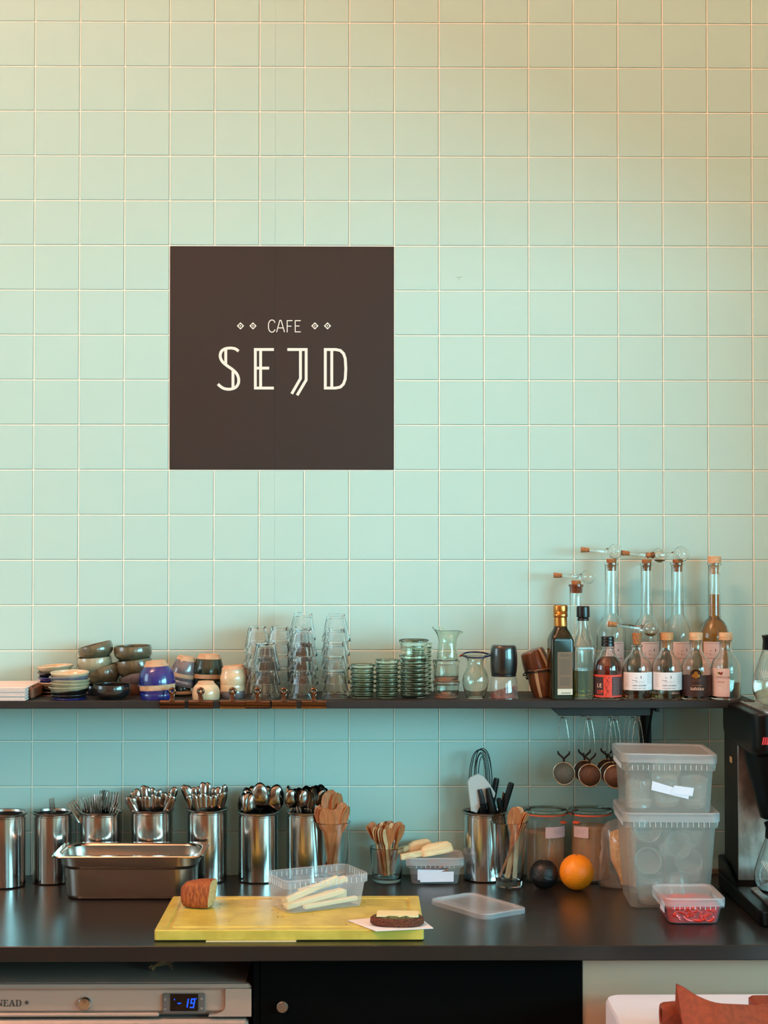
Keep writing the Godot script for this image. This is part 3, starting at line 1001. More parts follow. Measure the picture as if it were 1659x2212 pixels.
func stand(o: Node3D, c: Array, top: Vector3, length: float, spin: float) -> void:
	# leans the piece from the vessel's floor to its place at the rim
	var low: Vector3 = c[0] + Vector3(rng.randf_range(-0.4, 0.4) * c[1], 0.006, rng.randf_range(-0.4, 0.4) * c[1])
	var dx: float = top.x - c[0].x
	if absf(dx) > 0.7 * c[1]:
		var rim_y: float = TOP + c[2]
		var k: float = (top.y - low.y) / maxf(0.004, top.y - rim_y)
		low.x = c[0].x + clampf(dx + (clampf(dx, -0.7 * c[1], 0.7 * c[1]) - dx) * k, -0.75 * c[1], 0.75 * c[1])
	else:
		low.x = lerpf(low.x, c[0].x - dx * 0.2, 0.5)
	var d := (top - low).normalized()
	var k_ := minf(1.0, top.distance_to(low) / length)    # a piece too long for its place is a shorter one
	o.transform = Transform3D(upright(d, spin).scaled(Vector3.ONE * k_), top - d * length * k_)

func fork_shape() -> Shape:
	var s := Shape.new()
	var o := PackedVector2Array([Vector2(-0.0045, 0.0), Vector2(0.0045, 0.0), Vector2(0.003, 0.09), Vector2(0.003, 0.135), Vector2(0.0105, 0.148)])
	for k in 4:
		var x := 0.0105 - k * 0.0062
		o.append_array([Vector2(x, 0.152), Vector2(x - 0.0004, 0.195), Vector2(x - 0.0017, 0.195), Vector2(x - 0.0026, 0.152)])
	o.append(Vector2(-0.0105, 0.148)); o.append(Vector2(-0.003, 0.135)); o.append(Vector2(-0.003, 0.09))
	s.slab(o, -0.0008, 0.0008)
	s.bend(func(p: Vector3) -> Vector3: return p + Vector3(0, 0, 0.006 * sin(clampf((p.y - 0.12) / 0.075, 0, 1) * PI)))
	return s

func knife_shape() -> Shape:
	var s := Shape.new()
	var rs := []
	for q in [[0.0, 0.004, 0.0012], [0.04, 0.006, 0.001], [0.10, 0.006, 0.0035], [0.15, 0.0075, 0.0042], [0.185, 0.0088, 0.0046], [0.193, 0.0078, 0.0042], [0.197, 0.0048, 0.003], [0.1985, 0.001, 0.001]]:
		var ring := PackedVector3Array()
		for i in 12: ring.append(Vector3(cos(TAU * i / 12) * q[1], q[0], sin(TAU * i / 12) * q[2]))
		rs.append(ring)
	s.rings(rs, true, true)
	return s

func spoon_shape(w: float, l: float, total: float) -> Shape:
	var s := Shape.new()
	var rs := []
	var cy := total - l * 0.5
	for j in 7:
		var k := cos(j / 6.0 * PI / 2)
		var ring := PackedVector3Array()
		for i in 24:
			var a := TAU * i / 24
			var egg := 1.0 - 0.16 * sin(a)
			ring.append(Vector3(cos(a) * w * 0.5 * egg * k, cy + sin(a) * l * 0.5 * k, w * 0.22 * sin(j / 6.0 * PI / 2)))
		ring.reverse()
		rs.append(ring)
	s.rings(rs)
	var st := []
	for q in [[0.0, 0.006, 0.0012], [0.06, 0.0042, 0.0014], [total - l - 0.012, 0.0028, 0.0018], [total - l + 0.004, 0.004, 0.0014]]:
		var ring := PackedVector3Array()
		for i in 10: ring.append(Vector3(cos(TAU * i / 10) * q[1], q[0], sin(TAU * i / 10) * q[2] + (0.001 if q[0] > 0.1 else 0.0)))
		st.append(ring)
	s.rings(st, true, true)
	return s

func stick_spoon_shape() -> Shape:                        # flat wooden spoon
	var s := Shape.new()
	var o := PackedVector2Array()
	for q in [Vector2(0.0045, 0.0), Vector2(0.0062, 0.004), Vector2(0.0058, 0.04), Vector2(0.0055, 0.09), Vector2(0.0065, 0.103), Vector2(0.012, 0.113), Vector2(0.0158, 0.127), Vector2(0.0153, 0.141), Vector2(0.0115, 0.152), Vector2(0.0055, 0.1585)]: o.append(q)
	for i in range(o.size() - 1, -1, -1): o.append(Vector2(-o[i].x, o[i].y))
	s.slab(o, -0.0009, 0.0009, 0.0003)
	s.bend(func(p: Vector3) -> Vector3: return p + Vector3(0, 0, 0.0025 * sin(clampf((p.y - 0.095) / 0.06, 0, 1) * PI)))
	return s

func fill_with(c: Array, called: String, label: String, category: String, group: String, m: Mesh, mats_: Array, tops: Array, length: float, spins: float) -> void:
	var k := 0
	for q in tops:
		var rank := 0
		for other in tops:
			if (other[2] < 0.05) == (q[2] < 0.05) and other[0] < q[0]: rank += 1
		var which := label if tops.size() == 1 else "%s, %s from the left of the %s ones" % [label, ORDINALS[rank], "rear" if q[2] < 0.05 else "front"]
		var o := solo(called, m, mats_[k % mats_.size()], which, category, Vector3.ZERO, group)
		var z: float = c[0].z + q[2] * c[1]
		stand(o, c, at(q[0], q[1], z), length, q[3] if q.size() > 3 else rng.randf_range(-spins, spins))
		k += 1

func build_canisters() -> void:
	var steel := mat("cutlery steel", Color(0.64, 0.60, 0.57), 0.16, 1.0)
	var wood_a := grain(mat("spoon wood", Color.WHITE, 0.65), 0.03, Color(0.66, 0.39, 0.22), Color(0.76, 0.48, 0.28), Vector3(20, 3, 20))
	var wood_b := grain(mat("spoon wood pale", Color.WHITE, 0.65), 0.03, Color(0.80, 0.60, 0.43), Color(0.88, 0.70, 0.52), Vector3(20, 3, 20))
	canister("steel canister cut off by the left edge of the picture", 9, 1922, 1761, 46)
	var c := canister("steel canister holding a single fork beside the gastronorm pan", 113, 1913, 1758, 42)
	fill_with(c, "fork", "single fork leaning in the nearly empty steel canister", "fork", "", fork_shape().mesh(), [steel], [[111.0, 1724.0, 0.1, 1.2]], 0.195, 0.0)
	c = canister("steel canister full of forks with their tines up", 217, 1911, 1757, 45)
	var f := fork_shape().mesh()
	var tops := [[152, 1732, 0.3], [176, 1725, 0.5], [182, 1722, 0.2], [188, 1727, 0.6], [193, 1723, 0.3], [199, 1731, 0.7], [204, 1719, 0.0], [212, 1715, -0.3], [216, 1727, 0.5], [222, 1708, -0.4], [228, 1706, -0.5], [232, 1722, 0.3], [240, 1712, -0.2], [245, 1710, 0.2], [249, 1716, 0.4], [255, 1737, 0.6]]
	fill_with(c, "fork", "steel fork in the crowded fork canister", "fork", "forks in the canister", f, [steel], tops, 0.195, 0.9)
	c = canister("steel canister packed with knives, handles up", 328, 1911, 1753, 45)
	var kn := knife_shape().mesh()
	tops = []
	for i in 10: tops.append([277 + i * 11.0 + rng.randf_range(-2, 2), 1716 + rng.randf_range(-6, 6), 0.55])
	for i in 9: tops.append([284 + i * 12.0 + rng.randf_range(-3, 3), 1704 + rng.randf_range(-9, 7), -0.35])
	fill_with(c, "table_knife", "steel knife, handle up in its canister", "knife", "knives in the canister", kn, [steel], tops, 0.1985, 0.5)
	c = canister("steel canister of cutlery handles to the right of the gastronorm pan", 447, 1910, 1752, 43.5)
	tops = []
	for i in 8: tops.append([408 + i * 11.0 + rng.randf_range(-2, 2), 1714 + rng.randf_range(-5, 4), 0.55])
	for i in 9: tops.append([394 + i * 11.5 + rng.randf_range(-3, 3), 1697 + rng.randf_range(-9, 6), -0.3])
	fill_with(c, "cutlery_handle", "polished handle in canister right of pan", "cutlery", "cutlery handles in the canister", kn, [steel], tops, 0.1985, 0.5)
	c = canister("steel canister holding big tablespoons, bowls up", 558, 1910, 1758, 44)
	var big := spoon_shape(0.041, 0.062, 0.205).mesh(60)
	tops = [[530, 1700, -0.3, -0.5], [525, 1710, 0.1, -0.8], [545, 1697, -0.4, 0.0], [580, 1697, -0.2, 0.3], [536, 1709, 0.5, 0.7], [544, 1712, 0.6, 0.9], [600, 1694, 0.2, 0.2], [562, 1690, 0.6, 0.0]]
	fill_with(c, "tablespoon", "large tablespoon in the spoon canister", "spoon", "tablespoons in the canister", big, [steel], tops, 0.205, 0.5)
	c = canister("steel canister of dark teaspoons behind the glass of wooden spoons", 661, 1911, 1757, 42)
	var tea := spoon_shape(0.029, 0.043, 0.195).mesh(60)
	tops = [[622, 1696, 0.0, 1.1], [628, 1704, 0.5, 0.2], [636, 1703, -0.3, 2.8], [645, 1701, 0.1, 3.4], [650, 1703, 0.6, 2.9], [658, 1705, 0.8, 0.6], [662, 1697, -0.4, 3.0], [668, 1699, 0.0, 2.5], [676, 1698, 0.1, 3.3], [684, 1696, -0.2, 2.6], [693, 1694, -0.5, 3.1], [699, 1704, 0.2, 0.7], [704, 1702, 0.0, 2.8], [668, 1707, 0.7, 2.7]]
	fill_with(c, "teaspoon", "small teaspoon in the teaspoon canister", "spoon", "teaspoons in the canister", tea, [steel], tops, 0.195, 0.5)
	# three glasses of flat wooden spoons
	var ws := stick_spoon_shape().mesh()
	c = tumbler("tall glass packed with brown wooden spoons behind the open tub", 717, 1915, 1774, 40, 29)
	tops = [[714, 1706, -0.3, 0.0], [727, 1712, -0.4, 0.9], [706, 1712, -0.1, 0.5], [733, 1714, -0.6, 1.0], [741, 1734, 0.1, 0.2], [687, 1740, 0.1, 0.4], [694, 1744, 0.3, 0.3], [752, 1742, 0.0, 1.1], [702, 1746, 0.75, 0.0], [710, 1749, 0.6, 0.1], [716, 1750, 0.5, 0.2], [728, 1748, 0.45, 0.1], [738, 1749, 0.3, 0.2]]
	fill_with(c, "wooden_spoon", "wooden spoon in the tall packed glass", "spoon", "wooden spoons in the tall packed glass", ws, [wood_a], tops, 0.1585, 0.3)
	c = tumbler("short glass packed with wooden spoons left of the scoop box", 836, 1910, 1829, 37, 31)
	tops = [[802, 1776, -0.3, 0.2], [792, 1783, 0.0, 1.3], [798, 1784, -0.5, 1.2], [811, 1781, -0.2, 1.0], [805, 1785, 0.5, 1.1], [809, 1788, 0.6, 0.9], [815, 1789, 0.7, 0.9], [822, 1778, -0.6, 0.4], [826, 1776, -0.3, 0.6], [833, 1774, -0.5, 0.7], [843, 1773, -0.3, 0.4], [848, 1778, 0.0, 0.3], [838, 1781, 0.2, 0.8], [825, 1791, 0.75, 1.0], [831, 1791, 0.8, 0.9], [842, 1789, 0.8, 0.0], [863, 1775, 0.1, 0.2], [855, 1777, -0.5, 1.0], [869, 1781, 0.0, 1.1], [873, 1782, -0.3, 1.2], [819, 1790, 0.75, 1.0]]
	fill_with(c, "wooden_spoon", "wooden spoon in the short packed glass", "spoon", "wooden spoons in the short packed glass", ws, [wood_a, wood_a, wood_b], tops, 0.1585, 0.3)
	c = tumbler("tall clear glass with only a few wooden spoons in front of the utensil canister", 1100, 1921, 1774, 40.5, 28.5)
	tops = [[1113, 1744, 0.5, 0.0], [1119, 1745, 0.0, 0.5], [1122, 1743, -0.4, 0.2], [1140, 1757, 0.3, 1.2], [1137, 1754, -0.1, 1.1], [1142, 1758, 0.0, 1.3]]
	fill_with(c, "wooden_spoon", "wooden spoon in the nearly empty glass", "spoon", "wooden spoons in the clear glass", ws, [wood_a, wood_b, wood_b], tops, 0.1585, 0.3)
	utensils()

func tumbler(label: String, x: float, base: float, rim: float, rr: float, rb: float) -> Array:
	var zf := on(x, base).z
	var b := mm(rb, zf)
	var zc := zf - b
	var r := mm(rr, zc)
	var c := Vector3(at(x, base, zc).x, TOP, zc)
	var h := at(x, rim, zc).y - TOP
	var t := thing("drinking_glass", label, "glass", c)
	var s := Shape.new()
	s.lathe([Vector2(0.0004, 0.0006), Vector2(b - 0.002, 0.0006), Vector2(b, 0.003), Vector2(lerpf(b, r, 0.15), h * 0.15), Vector2(r, h - 0.001), Vector2(r - 0.0008, h), Vector2(r - 0.0018, h - 0.001), Vector2(lerpf(b, r, 0.16) - 0.002, h * 0.16), Vector2(b - 0.003, h * 0.10), Vector2(0.0004, h * 0.09)], 40)
	part("glass_body", s, liquid("clear glass", Color(0.98, 0.99, 0.985), 0.05), t)
	return [c + Vector3(0, h * 0.10, 0), b - 0.003, h]

func utensils() -> void:
	var c := canister("steel canister of kitchen utensils with whisk loops and spatula", 1047, 1908, 1758, 47)
	var black := mat("utensil black", Color(0.03, 0.03, 0.033), 0.45)
	var z: float = c[0].z
	# whisk, wires up
	var t := thing("whisk", "black wire whisk standing loops up in the utensil canister", "whisk")
	for w in [[1014, 1062, 1619, 0.0], [1017, 1058, 1620, 0.4], [1024, 1055, 1625, 0.8], [1029, 1050, 1628, -0.5], [1034, 1048, 1634, -0.2], [1026, 1061, 1617, -0.8]]:
		var s := Shape.new()
		var a := at(w[0], 1690, z)
		var b := at(w[1], 1692, z)
		var top := at((w[0] + w[1]) / 2.0, w[2], z)
		var k: float = w[3] * 0.02
		var mid := Vector3((a.x + b.x) / 2, TOP + 0.10, z)
		s.tube(smooth([mid + Vector3(-0.004, 0, 0), a + Vector3(0.002, -0.02, k), a + Vector3(0, 0.02, k), Vector3(lerpf(a.x, top.x, 0.35), top.y - 0.012, z + k), top + Vector3(0, 0, 0), Vector3(lerpf(b.x, top.x, 0.35), top.y - 0.013, z - k), b + Vector3(0, 0.02, -k), b + Vector3(-0.002, -0.02, -k), mid + Vector3(0.004, 0, 0)], 6), 0.0010, 6)
		part("wire_loop", s, black, t, 60)
	var s := Shape.new()
	s.tube([Vector3(at(1040, 1700, z).x, TOP + 0.105, z), c[0] + Vector3(0, 0.01, 0)], 0.009, 12)
	part("handle", s, black, t)
	# spatula
	t = thing("spatula", "white rubber spatula with a black shaft in the utensil canister", "spatula")
	s = Shape.new()
	var o := PackedVector2Array()
	for q in [[1017, 1752], [1012, 1710], [1010, 1689], [1015, 1679], [1033, 1671], [1045, 1677], [1056, 1691], [1070, 1713], [1068, 1722], [1050, 1733], [1036, 1745], [1030, 1756]]:
		var p := at(q[0], q[1], z + 0.02)
		o.append(Vector2(p.x, p.y))
	s.slab(o, z + 0.017, z + 0.023, 0.0015)
	part("blade", s, mat("spatula white", Color(0.84, 0.84, 0.83), 0.45), t)
	s = Shape.new()
	s.tube([at(1036, 1705, z + 0.024), at(1041, 1725, z + 0.026), c[0] + Vector3(0.006, 0.01, 0.01)], [0.005, 0.006, 0.005], 10)
	part("shaft", s, mat("shaft grey", Color(0.17, 0.17, 0.19), 0.4), t)
	# handles that stand up out of the canister
	var hs := [["black flat handle leaning left in the utensil canister", 1054, 1703, 1063, 1748, 0.030, 0.0062, 0.0105], ["short black round handle behind the spatula in the utensil canister", 1073, 1681, 1062, 1738, -0.01, 0.0068, 0.0068], ["long black round handle leaning right in the utensil canister", 1105, 1691, 1088, 1748, 0.018, 0.0068, 0.0068], ["stubby black handle at the rim of the utensil canister", 1077, 1725, 1082, 1750, 0.028, 0.0058, 0.0062], ["dark grey handle low behind the spatula edge", 1043, 1738, 1044, 1752, 0.034, 0.007, 0.007]]
	for h in hs:
		s = Shape.new()
		var a := at(h[1], h[2], z + h[5])
		var b := at(h[3], h[4], z + h[5] * 0.8)
		var d := (a - b).normalized()
		var low := a - d * 0.19
		if low.y < TOP + 0.012: low = a - d * ((a.y - TOP - 0.012) / d.y)
		s.tube([Vector3.ZERO, (b - low) * 0.97, (a - low) * 0.97, a - low], [0.003, h[7], h[6], h[6] * 0.85], 12)
		solo("utensil_handle", s, black, h[0], "utensil", low)
	s = Shape.new()                                     # thin steel blade
	var k0 := at(1089, 1715, z + 0.005)
	s.slab(PackedVector2Array([Vector2(-0.012, -0.05), Vector2(0.001, -0.05), Vector2(0.003, 0.0), Vector2(-0.003, 0.006)]), -0.0005, 0.0005)
	s.tube([Vector3(-0.006, -0.05, 0), Vector3(-0.02, -0.13, 0)], 0.004, 8)
	solo("paring_blade", s, mat("cutlery steel", Color.WHITE), "thin steel blade between the black handles in the utensil canister", "blade", k0)

# ---------------------------------------------------------------- things on the worktop
func girdle(s: Shape, r: float, a0: float, a1: float, y0: float, y1: float, n := 16) -> void:
	# a sheet round a bottle; angles from the front (+z) towards +x
	for i in n:
		var a := lerpf(a0, a1, float(i) / n)
		var b := lerpf(a0, a1, float(i + 1) / n)
		s.quad(Vector3(sin(a) * r, y0, cos(a) * r), Vector3(sin(b) * r, y0, cos(b) * r), Vector3(sin(b) * r, y1, cos(b) * r), Vector3(sin(a) * r, y1, cos(a) * r))

func shell(p: Array, wall: float) -> Array:                # a hollow vessel: up the outside, over the rim and down the inside
	var o := p.duplicate()
	var floor_y: float = p[0].y + wall * 1.6
	o.append(p[-1] + Vector2(-wall * 0.5, wall * 0.25))
	for i in range(p.size() - 1, -1, -1):
		var q: Vector2 = p[i]
		o.append(Vector2(maxf(0.0004, q.x - wall), maxf(q.y, floor_y)))
	return o

func round_to(r: float) -> Callable:                     # lays flat print (x along the girth) onto radius r
	return func(p: Vector3) -> Vector3: return Vector3(sin(p.x / r) * (r + p.z), p.y, cos(p.x / r) * (r + p.z))

func plastic() -> StandardMaterial3D:
	return glass("clear tub plastic", Color(0.86, 0.86, 0.88), 0.30, 0.32)

func tub_walls(s: Shape, w0: float, d0: float, w1: float, d1: float, h: float, r: float, skirt: float) -> void:
	var R := func(w: float, d: float, y: float) -> PackedVector3Array: return Shape.rect(-w / 2, w / 2, -d / 2, d / 2, r, 6, y)
	s.rings([R.call(w0 - 0.012, d0 - 0.012, 0.0), R.call(w0 - 0.002, d0 - 0.002, 0.0015), R.call(w0, d0, 0.005), R.call(w1, d1, h - skirt), R.call(w1 + 0.008, d1 + 0.008, h - skirt), R.call(w1 + 0.009, d1 + 0.009, h - 0.002), R.call(w1 + 0.005, d1 + 0.005, h), R.call(w1 - 0.002, d1 - 0.002, h - 0.001)], true, false)

func rim_ribs(s: Shape, w: float, d: float, y0: float, y1: float, step: float) -> void:
	for side in 4:
		var l := (w if side % 2 == 0 else d) - 0.04
		var off := (d if side % 2 == 0 else w) / 2
		var n := int(l / step)
		for i in n + 1:
			var x := -l / 2 + l * i / n
			var from := s.v.size()
			s.box(Vector3(x - 0.0007, y0, off - 0.0002), Vector3(x + 0.0007, y1, off + 0.0008))
			s.move(Transform3D(Basis(Vector3.UP, side * PI / 2)), from)

func lid_shape(s: Shape, w: float, d: float, r: float, h: float) -> void:
	var R := func(i: float, y: float) -> PackedVector3Array: return Shape.rect(-w / 2 + i, w / 2 - i, -d / 2 + i, d / 2 - i, r - minf(i, r - 0.002), 6, y)
	s.rings([R.call(0.0, 0.0), R.call(0.0, h - 0.002), R.call(0.002, h), R.call(0.007, h), R.call(0.010, h - 0.004), R.call(0.016, h - 0.004)], false, true)

func paper_label(s: Shape, pts: Array) -> void:          # a slip of paper standing on a wall: (x, y) in metres
	var o := PackedVector2Array()
	for p in pts: o.append(p)
	s.slab(o, 0.0, 0.0003)

func build_counter_things() -> void:
	# gastronorm pan
	var zf: float = on(280, 1946).z
	var rim_y := at(280, 1850, zf + 0.016).y - TOP
	var xl := at(108.5, 1852, zf + 0.016).x
	var xr := at(438, 1849, zf + 0.016).x
	var zb: float = on(300, 1818.5, TOP + rim_y).z
	var w := xr - xl
	var d := zf + 0.016 - zb
	var t := thing("gastronorm_pan", "deep rectangular stainless steel pan standing in front of the canisters", "pan", Vector3((xl + xr) / 2, TOP, zb + d / 2))
	var steel := mat("pan steel", Color(0.68, 0.63, 0.59), 0.27, 1.0)
	var s := Shape.new()
	var R := func(i: float, r: float, y: float) -> PackedVector3Array: return Shape.rect(-w / 2 + i, w / 2 - i, -d / 2 + i, d / 2 - i, r, 8, y)
	var step := at(280, 1874, zf).y - TOP
	s.rings([R.call(0.036, 0.030, 0.0), R.call(0.026, 0.036, 0.002), R.call(0.021, 0.040, 0.009), R.call(0.0195, 0.041, step - 0.006), R.call(0.0185, 0.041, step - 0.004), R.call(0.0135, 0.042, step + 0.002), R.call(0.0125, 0.042, rim_y - 0.006), R.call(0.012, 0.042, rim_y - 0.003), R.call(0.0, 0.022, rim_y - 0.003)], true, false)
	s.rings([R.call(0.0150, 0.040, rim_y - 0.005), R.call(0.0160, 0.040, step + 0.003), R.call(0.0205, 0.038, step - 0.004), R.call(0.023, 0.037, 0.011), R.call(0.037, 0.028, 0.0015)], false, true)
	part("body", s, steel, t)
	s = Shape.new()
	s.rings([R.call(0.0, 0.022, rim_y - 0.004), R.call(-0.0008, 0.0226, rim_y - 0.002), R.call(0.0006, 0.022, rim_y), R.call(0.0100, 0.041, rim_y), R.call(0.0125, 0.041, rim_y - 0.001), R.call(0.0150, 0.040, rim_y - 0.005)])
	part("rim", s, mat("pan rim steel", Color(0.78, 0.71, 0.64), 0.2, 1.0), t)
	# cutting board
	var yellow := grain(mat("yellow board", Color.WHITE, 0.42), 0.012, Color(0.76, 0.67, 0.28), Color(0.83, 0.75, 0.34), Vector3(4, 4, 4))
	t = thing("cutting_board", "thick yellow plastic cutting board at the front edge of the worktop", "cutting board", Vector3(-0.2035, TOP + 0.0015, 0.4575))
	s = Shape.new()
	w = 0.496; d = 0.29
	R = func(i: float, r: float, y: float) -> PackedVector3Array: return Shape.rect(-w / 2 + i, w / 2 - i, -d / 2 + i, d / 2 - i, r, 4, y)
	s.rings([R.call(0.0015, 0.004, 0.0), R.call(0.0, 0.005, 0.0015), R.call(0.0, 0.005, 0.0175), R.call(0.0015, 0.004, 0.019), R.call(0.020, 0.004, 0.019), R.call(0.022, 0.004, 0.0165), R.call(0.028, 0.004, 0.0165), R.call(0.030, 0.004, 0.019)], true, true)
	part("board", s, yellow, t)
	s = Shape.new()
	s.box(Vector3(at(445, 2033, 0.603).x, TOP, 0.52), Vector3(at(640, 2033, 0.603).x, TOP + 0.0012, 0.607))
	solo("paper_slip", s, mat("slip paper", Color(0.86, 0.82, 0.64), 0.8), "pale paper slip peeping out under the front of the yellow board", "paper")
	var by := TOP + 0.0205
	# heel of bread
	t = thing("bread_heel", "brown crusty end of a loaf standing on the left of the yellow board", "bread", on(430, 1962, by) + Vector3(0, 0, -0.01))
	s = Shape.new()
	var n := FastNoiseLite.new()
	n.seed = 3
	n.frequency = 90.0
	var rs := []
	var end := PackedVector3Array()
	for q in [[-0.034, 0.012], [-0.033, 0.019], [-0.028, 0.0245], [-0.018, 0.0275], [0.0, 0.0285], [0.016, 0.0275], [0.026, 0.026]]:
		var ring := PackedVector3Array()
		for i in 22:
			var a := TAU * i / 22
			var sq := pow(pow(absf(sin(a)), 4.0) + pow(absf(cos(a)), 4.0), -0.25)
			var p := Vector3(q[0], 0.0262 + sin(a) * sq * q[1] * (0.98 + q[0] * 5.0 if sin(a) > 0 else 0.94), -cos(a) * sq * q[1] * 0.9)
			p += Vector3(0.3, 1, 1) * n.get_noise_3dv(p) * 0.0042
			p.y = maxf(0.0, p.y)
			if q[0] > 0.02: p.x += 0.004 * sin(a)
			ring.append(p)
		rs.append(ring)
		end = ring
	s.rings(rs, true, false)
	part("crust", s, grain(mat("bread crust", Color.WHITE, 0.7), 0.05, Color(0.48, 0.22, 0.08), Color(0.70, 0.39, 0.17), Vector3(12, 4, 12)), t, 60)
	s = Shape.new()
	s.rings([end, PackedVector3Array(Array(end).map(func(p): return Vector3(p.x + 0.001, lerpf(p.y, 0.027, 0.05), p.z * 0.95)))], false, true)
	part("crumb", s, grain(mat("bread crumb", Color.WHITE, 0.9), 0.08, Color(0.72, 0.55, 0.33), Color(0.88, 0.76, 0.54), Vector3(9, 9, 9)), t, 60)
	t.rotation.y = -0.22
	# napkin and open sandwich
	s = Shape.new()
	var pts := PackedVector3Array()
	for q in [[751, 1989], [806, 1984], [912, 1987], [936, 2006], [812, 2012]]: pts.append(on(q[0], q[1], by + 0.0008))
	var up := PackedVector3Array()
	for p in pts: up.append(p + Vector3(0, 0.0012, 0))
	pts.reverse(); up.reverse()
	s.rings([pts, up], true, true)
	solo("paper_napkin", s, mat("napkin paper", Color(0.93, 0.91, 0.92), 0.85), "white paper napkin under the open sandwich at the board's right end", "napkin")
	var sw := on(858, 1996, by + 0.003)
	t = thing("open_sandwich", "open sandwich of dark bread with green spread and a cheese slice", "sandwich", Vector3(sw.x, by + 0.0022, sw.z))
	s = Shape.new()
	rs = []
	for q in [[0.0, 0.90], [0.004, 1.0], [0.013, 0.98], [0.0155, 0.93]]:
		var ring := PackedVector3Array()
		for i in 30:
			var a := TAU * i / 30
			var p := Vector3(cos(a) * 0.050 * q[1] * pow(absf(cos(a)), -0.25) if absf(cos(a)) > 0.2 else cos(a) * 0.06, q[0], sin(a) * 0.028 * q[1])
			p.x = clampf(p.x, -0.0495, 0.0495)
			p += Vector3(1, 0.3, 1) * n.get_noise_3dv(p * 2.0) * 0.003
			ring.append(p)
		rs.append(ring)
	s.rings(rs, true, true)
	part("bread_slice", s, grain(mat("rye crust", Color.WHITE, 0.85), 0.09, Color(0.24, 0.10, 0.05), Color(0.48, 0.26, 0.15), Vector3(10, 10, 10)), t, 55)
	s = Shape.new()
	rs = []
	for q in [[0.0145, 0.97], [0.0175, 0.93], [0.0190, 0.8]]:
		var ring := PackedVector3Array()
		for i in 40:
			var a := TAU * i / 40
			var p := Vector3(cos(a) * 0.045 * q[1], q[0], sin(a) * 0.026 * q[1])
			p += Vector3(1, 1, 1) * n.get_noise_3dv(p * 4.0) * 0.0045
			ring.append(p)
		rs.append(ring)
	s.rings(rs, true, true)
	part("green_spread", s, grain(mat("green spread", Color.WHITE, 0.6), 0.09, Color(0.20, 0.22, 0.09), Color(0.42, 0.42, 0.22), Vector3(12, 12, 12)), t, 30)
	s = Shape.new()
	s.rings([Shape.rect(-0.038, 0.040, -0.022, 0.018, 0.004, 3, 0.0195), Shape.rect(-0.038, 0.040, -0.022, 0.018, 0.004, 3, 0.0230)], true, true)
	s.bend(func(p: Vector3) -> Vector3: return p + Vector3(0, -8.0 * p.x * p.x * 0.2, 0))
	part("cheese_slice", s, mat("cheese", Color(0.92, 0.85, 0.64), 0.5), t)
	t.rotation.y = -0.06
	s = Shape.new()                                      # crumbs
	for k in 34:
		var p := Vector3(rng.randf_range(-0.43, 0.02), by - 0.0002, rng.randf_range(0.36, 0.58))
		var r := rng.randf_range(0.0005, 0.0014)
		s.lathe([Vector2(0.0001, 0), Vector2(r, r * 0.6), Vector2(0.0001, r * 1.3)], 6, p)
	var cr := solo("crumbs", s, mat("crumb brown", Color(0.46, 0.26, 0.12), 0.9), "brown bread crumbs scattered over the yellow board", "crumbs")
	cr.set_meta("kind", "stuff")
	fruit()
	jars_of_sugar()
	bread_bag()

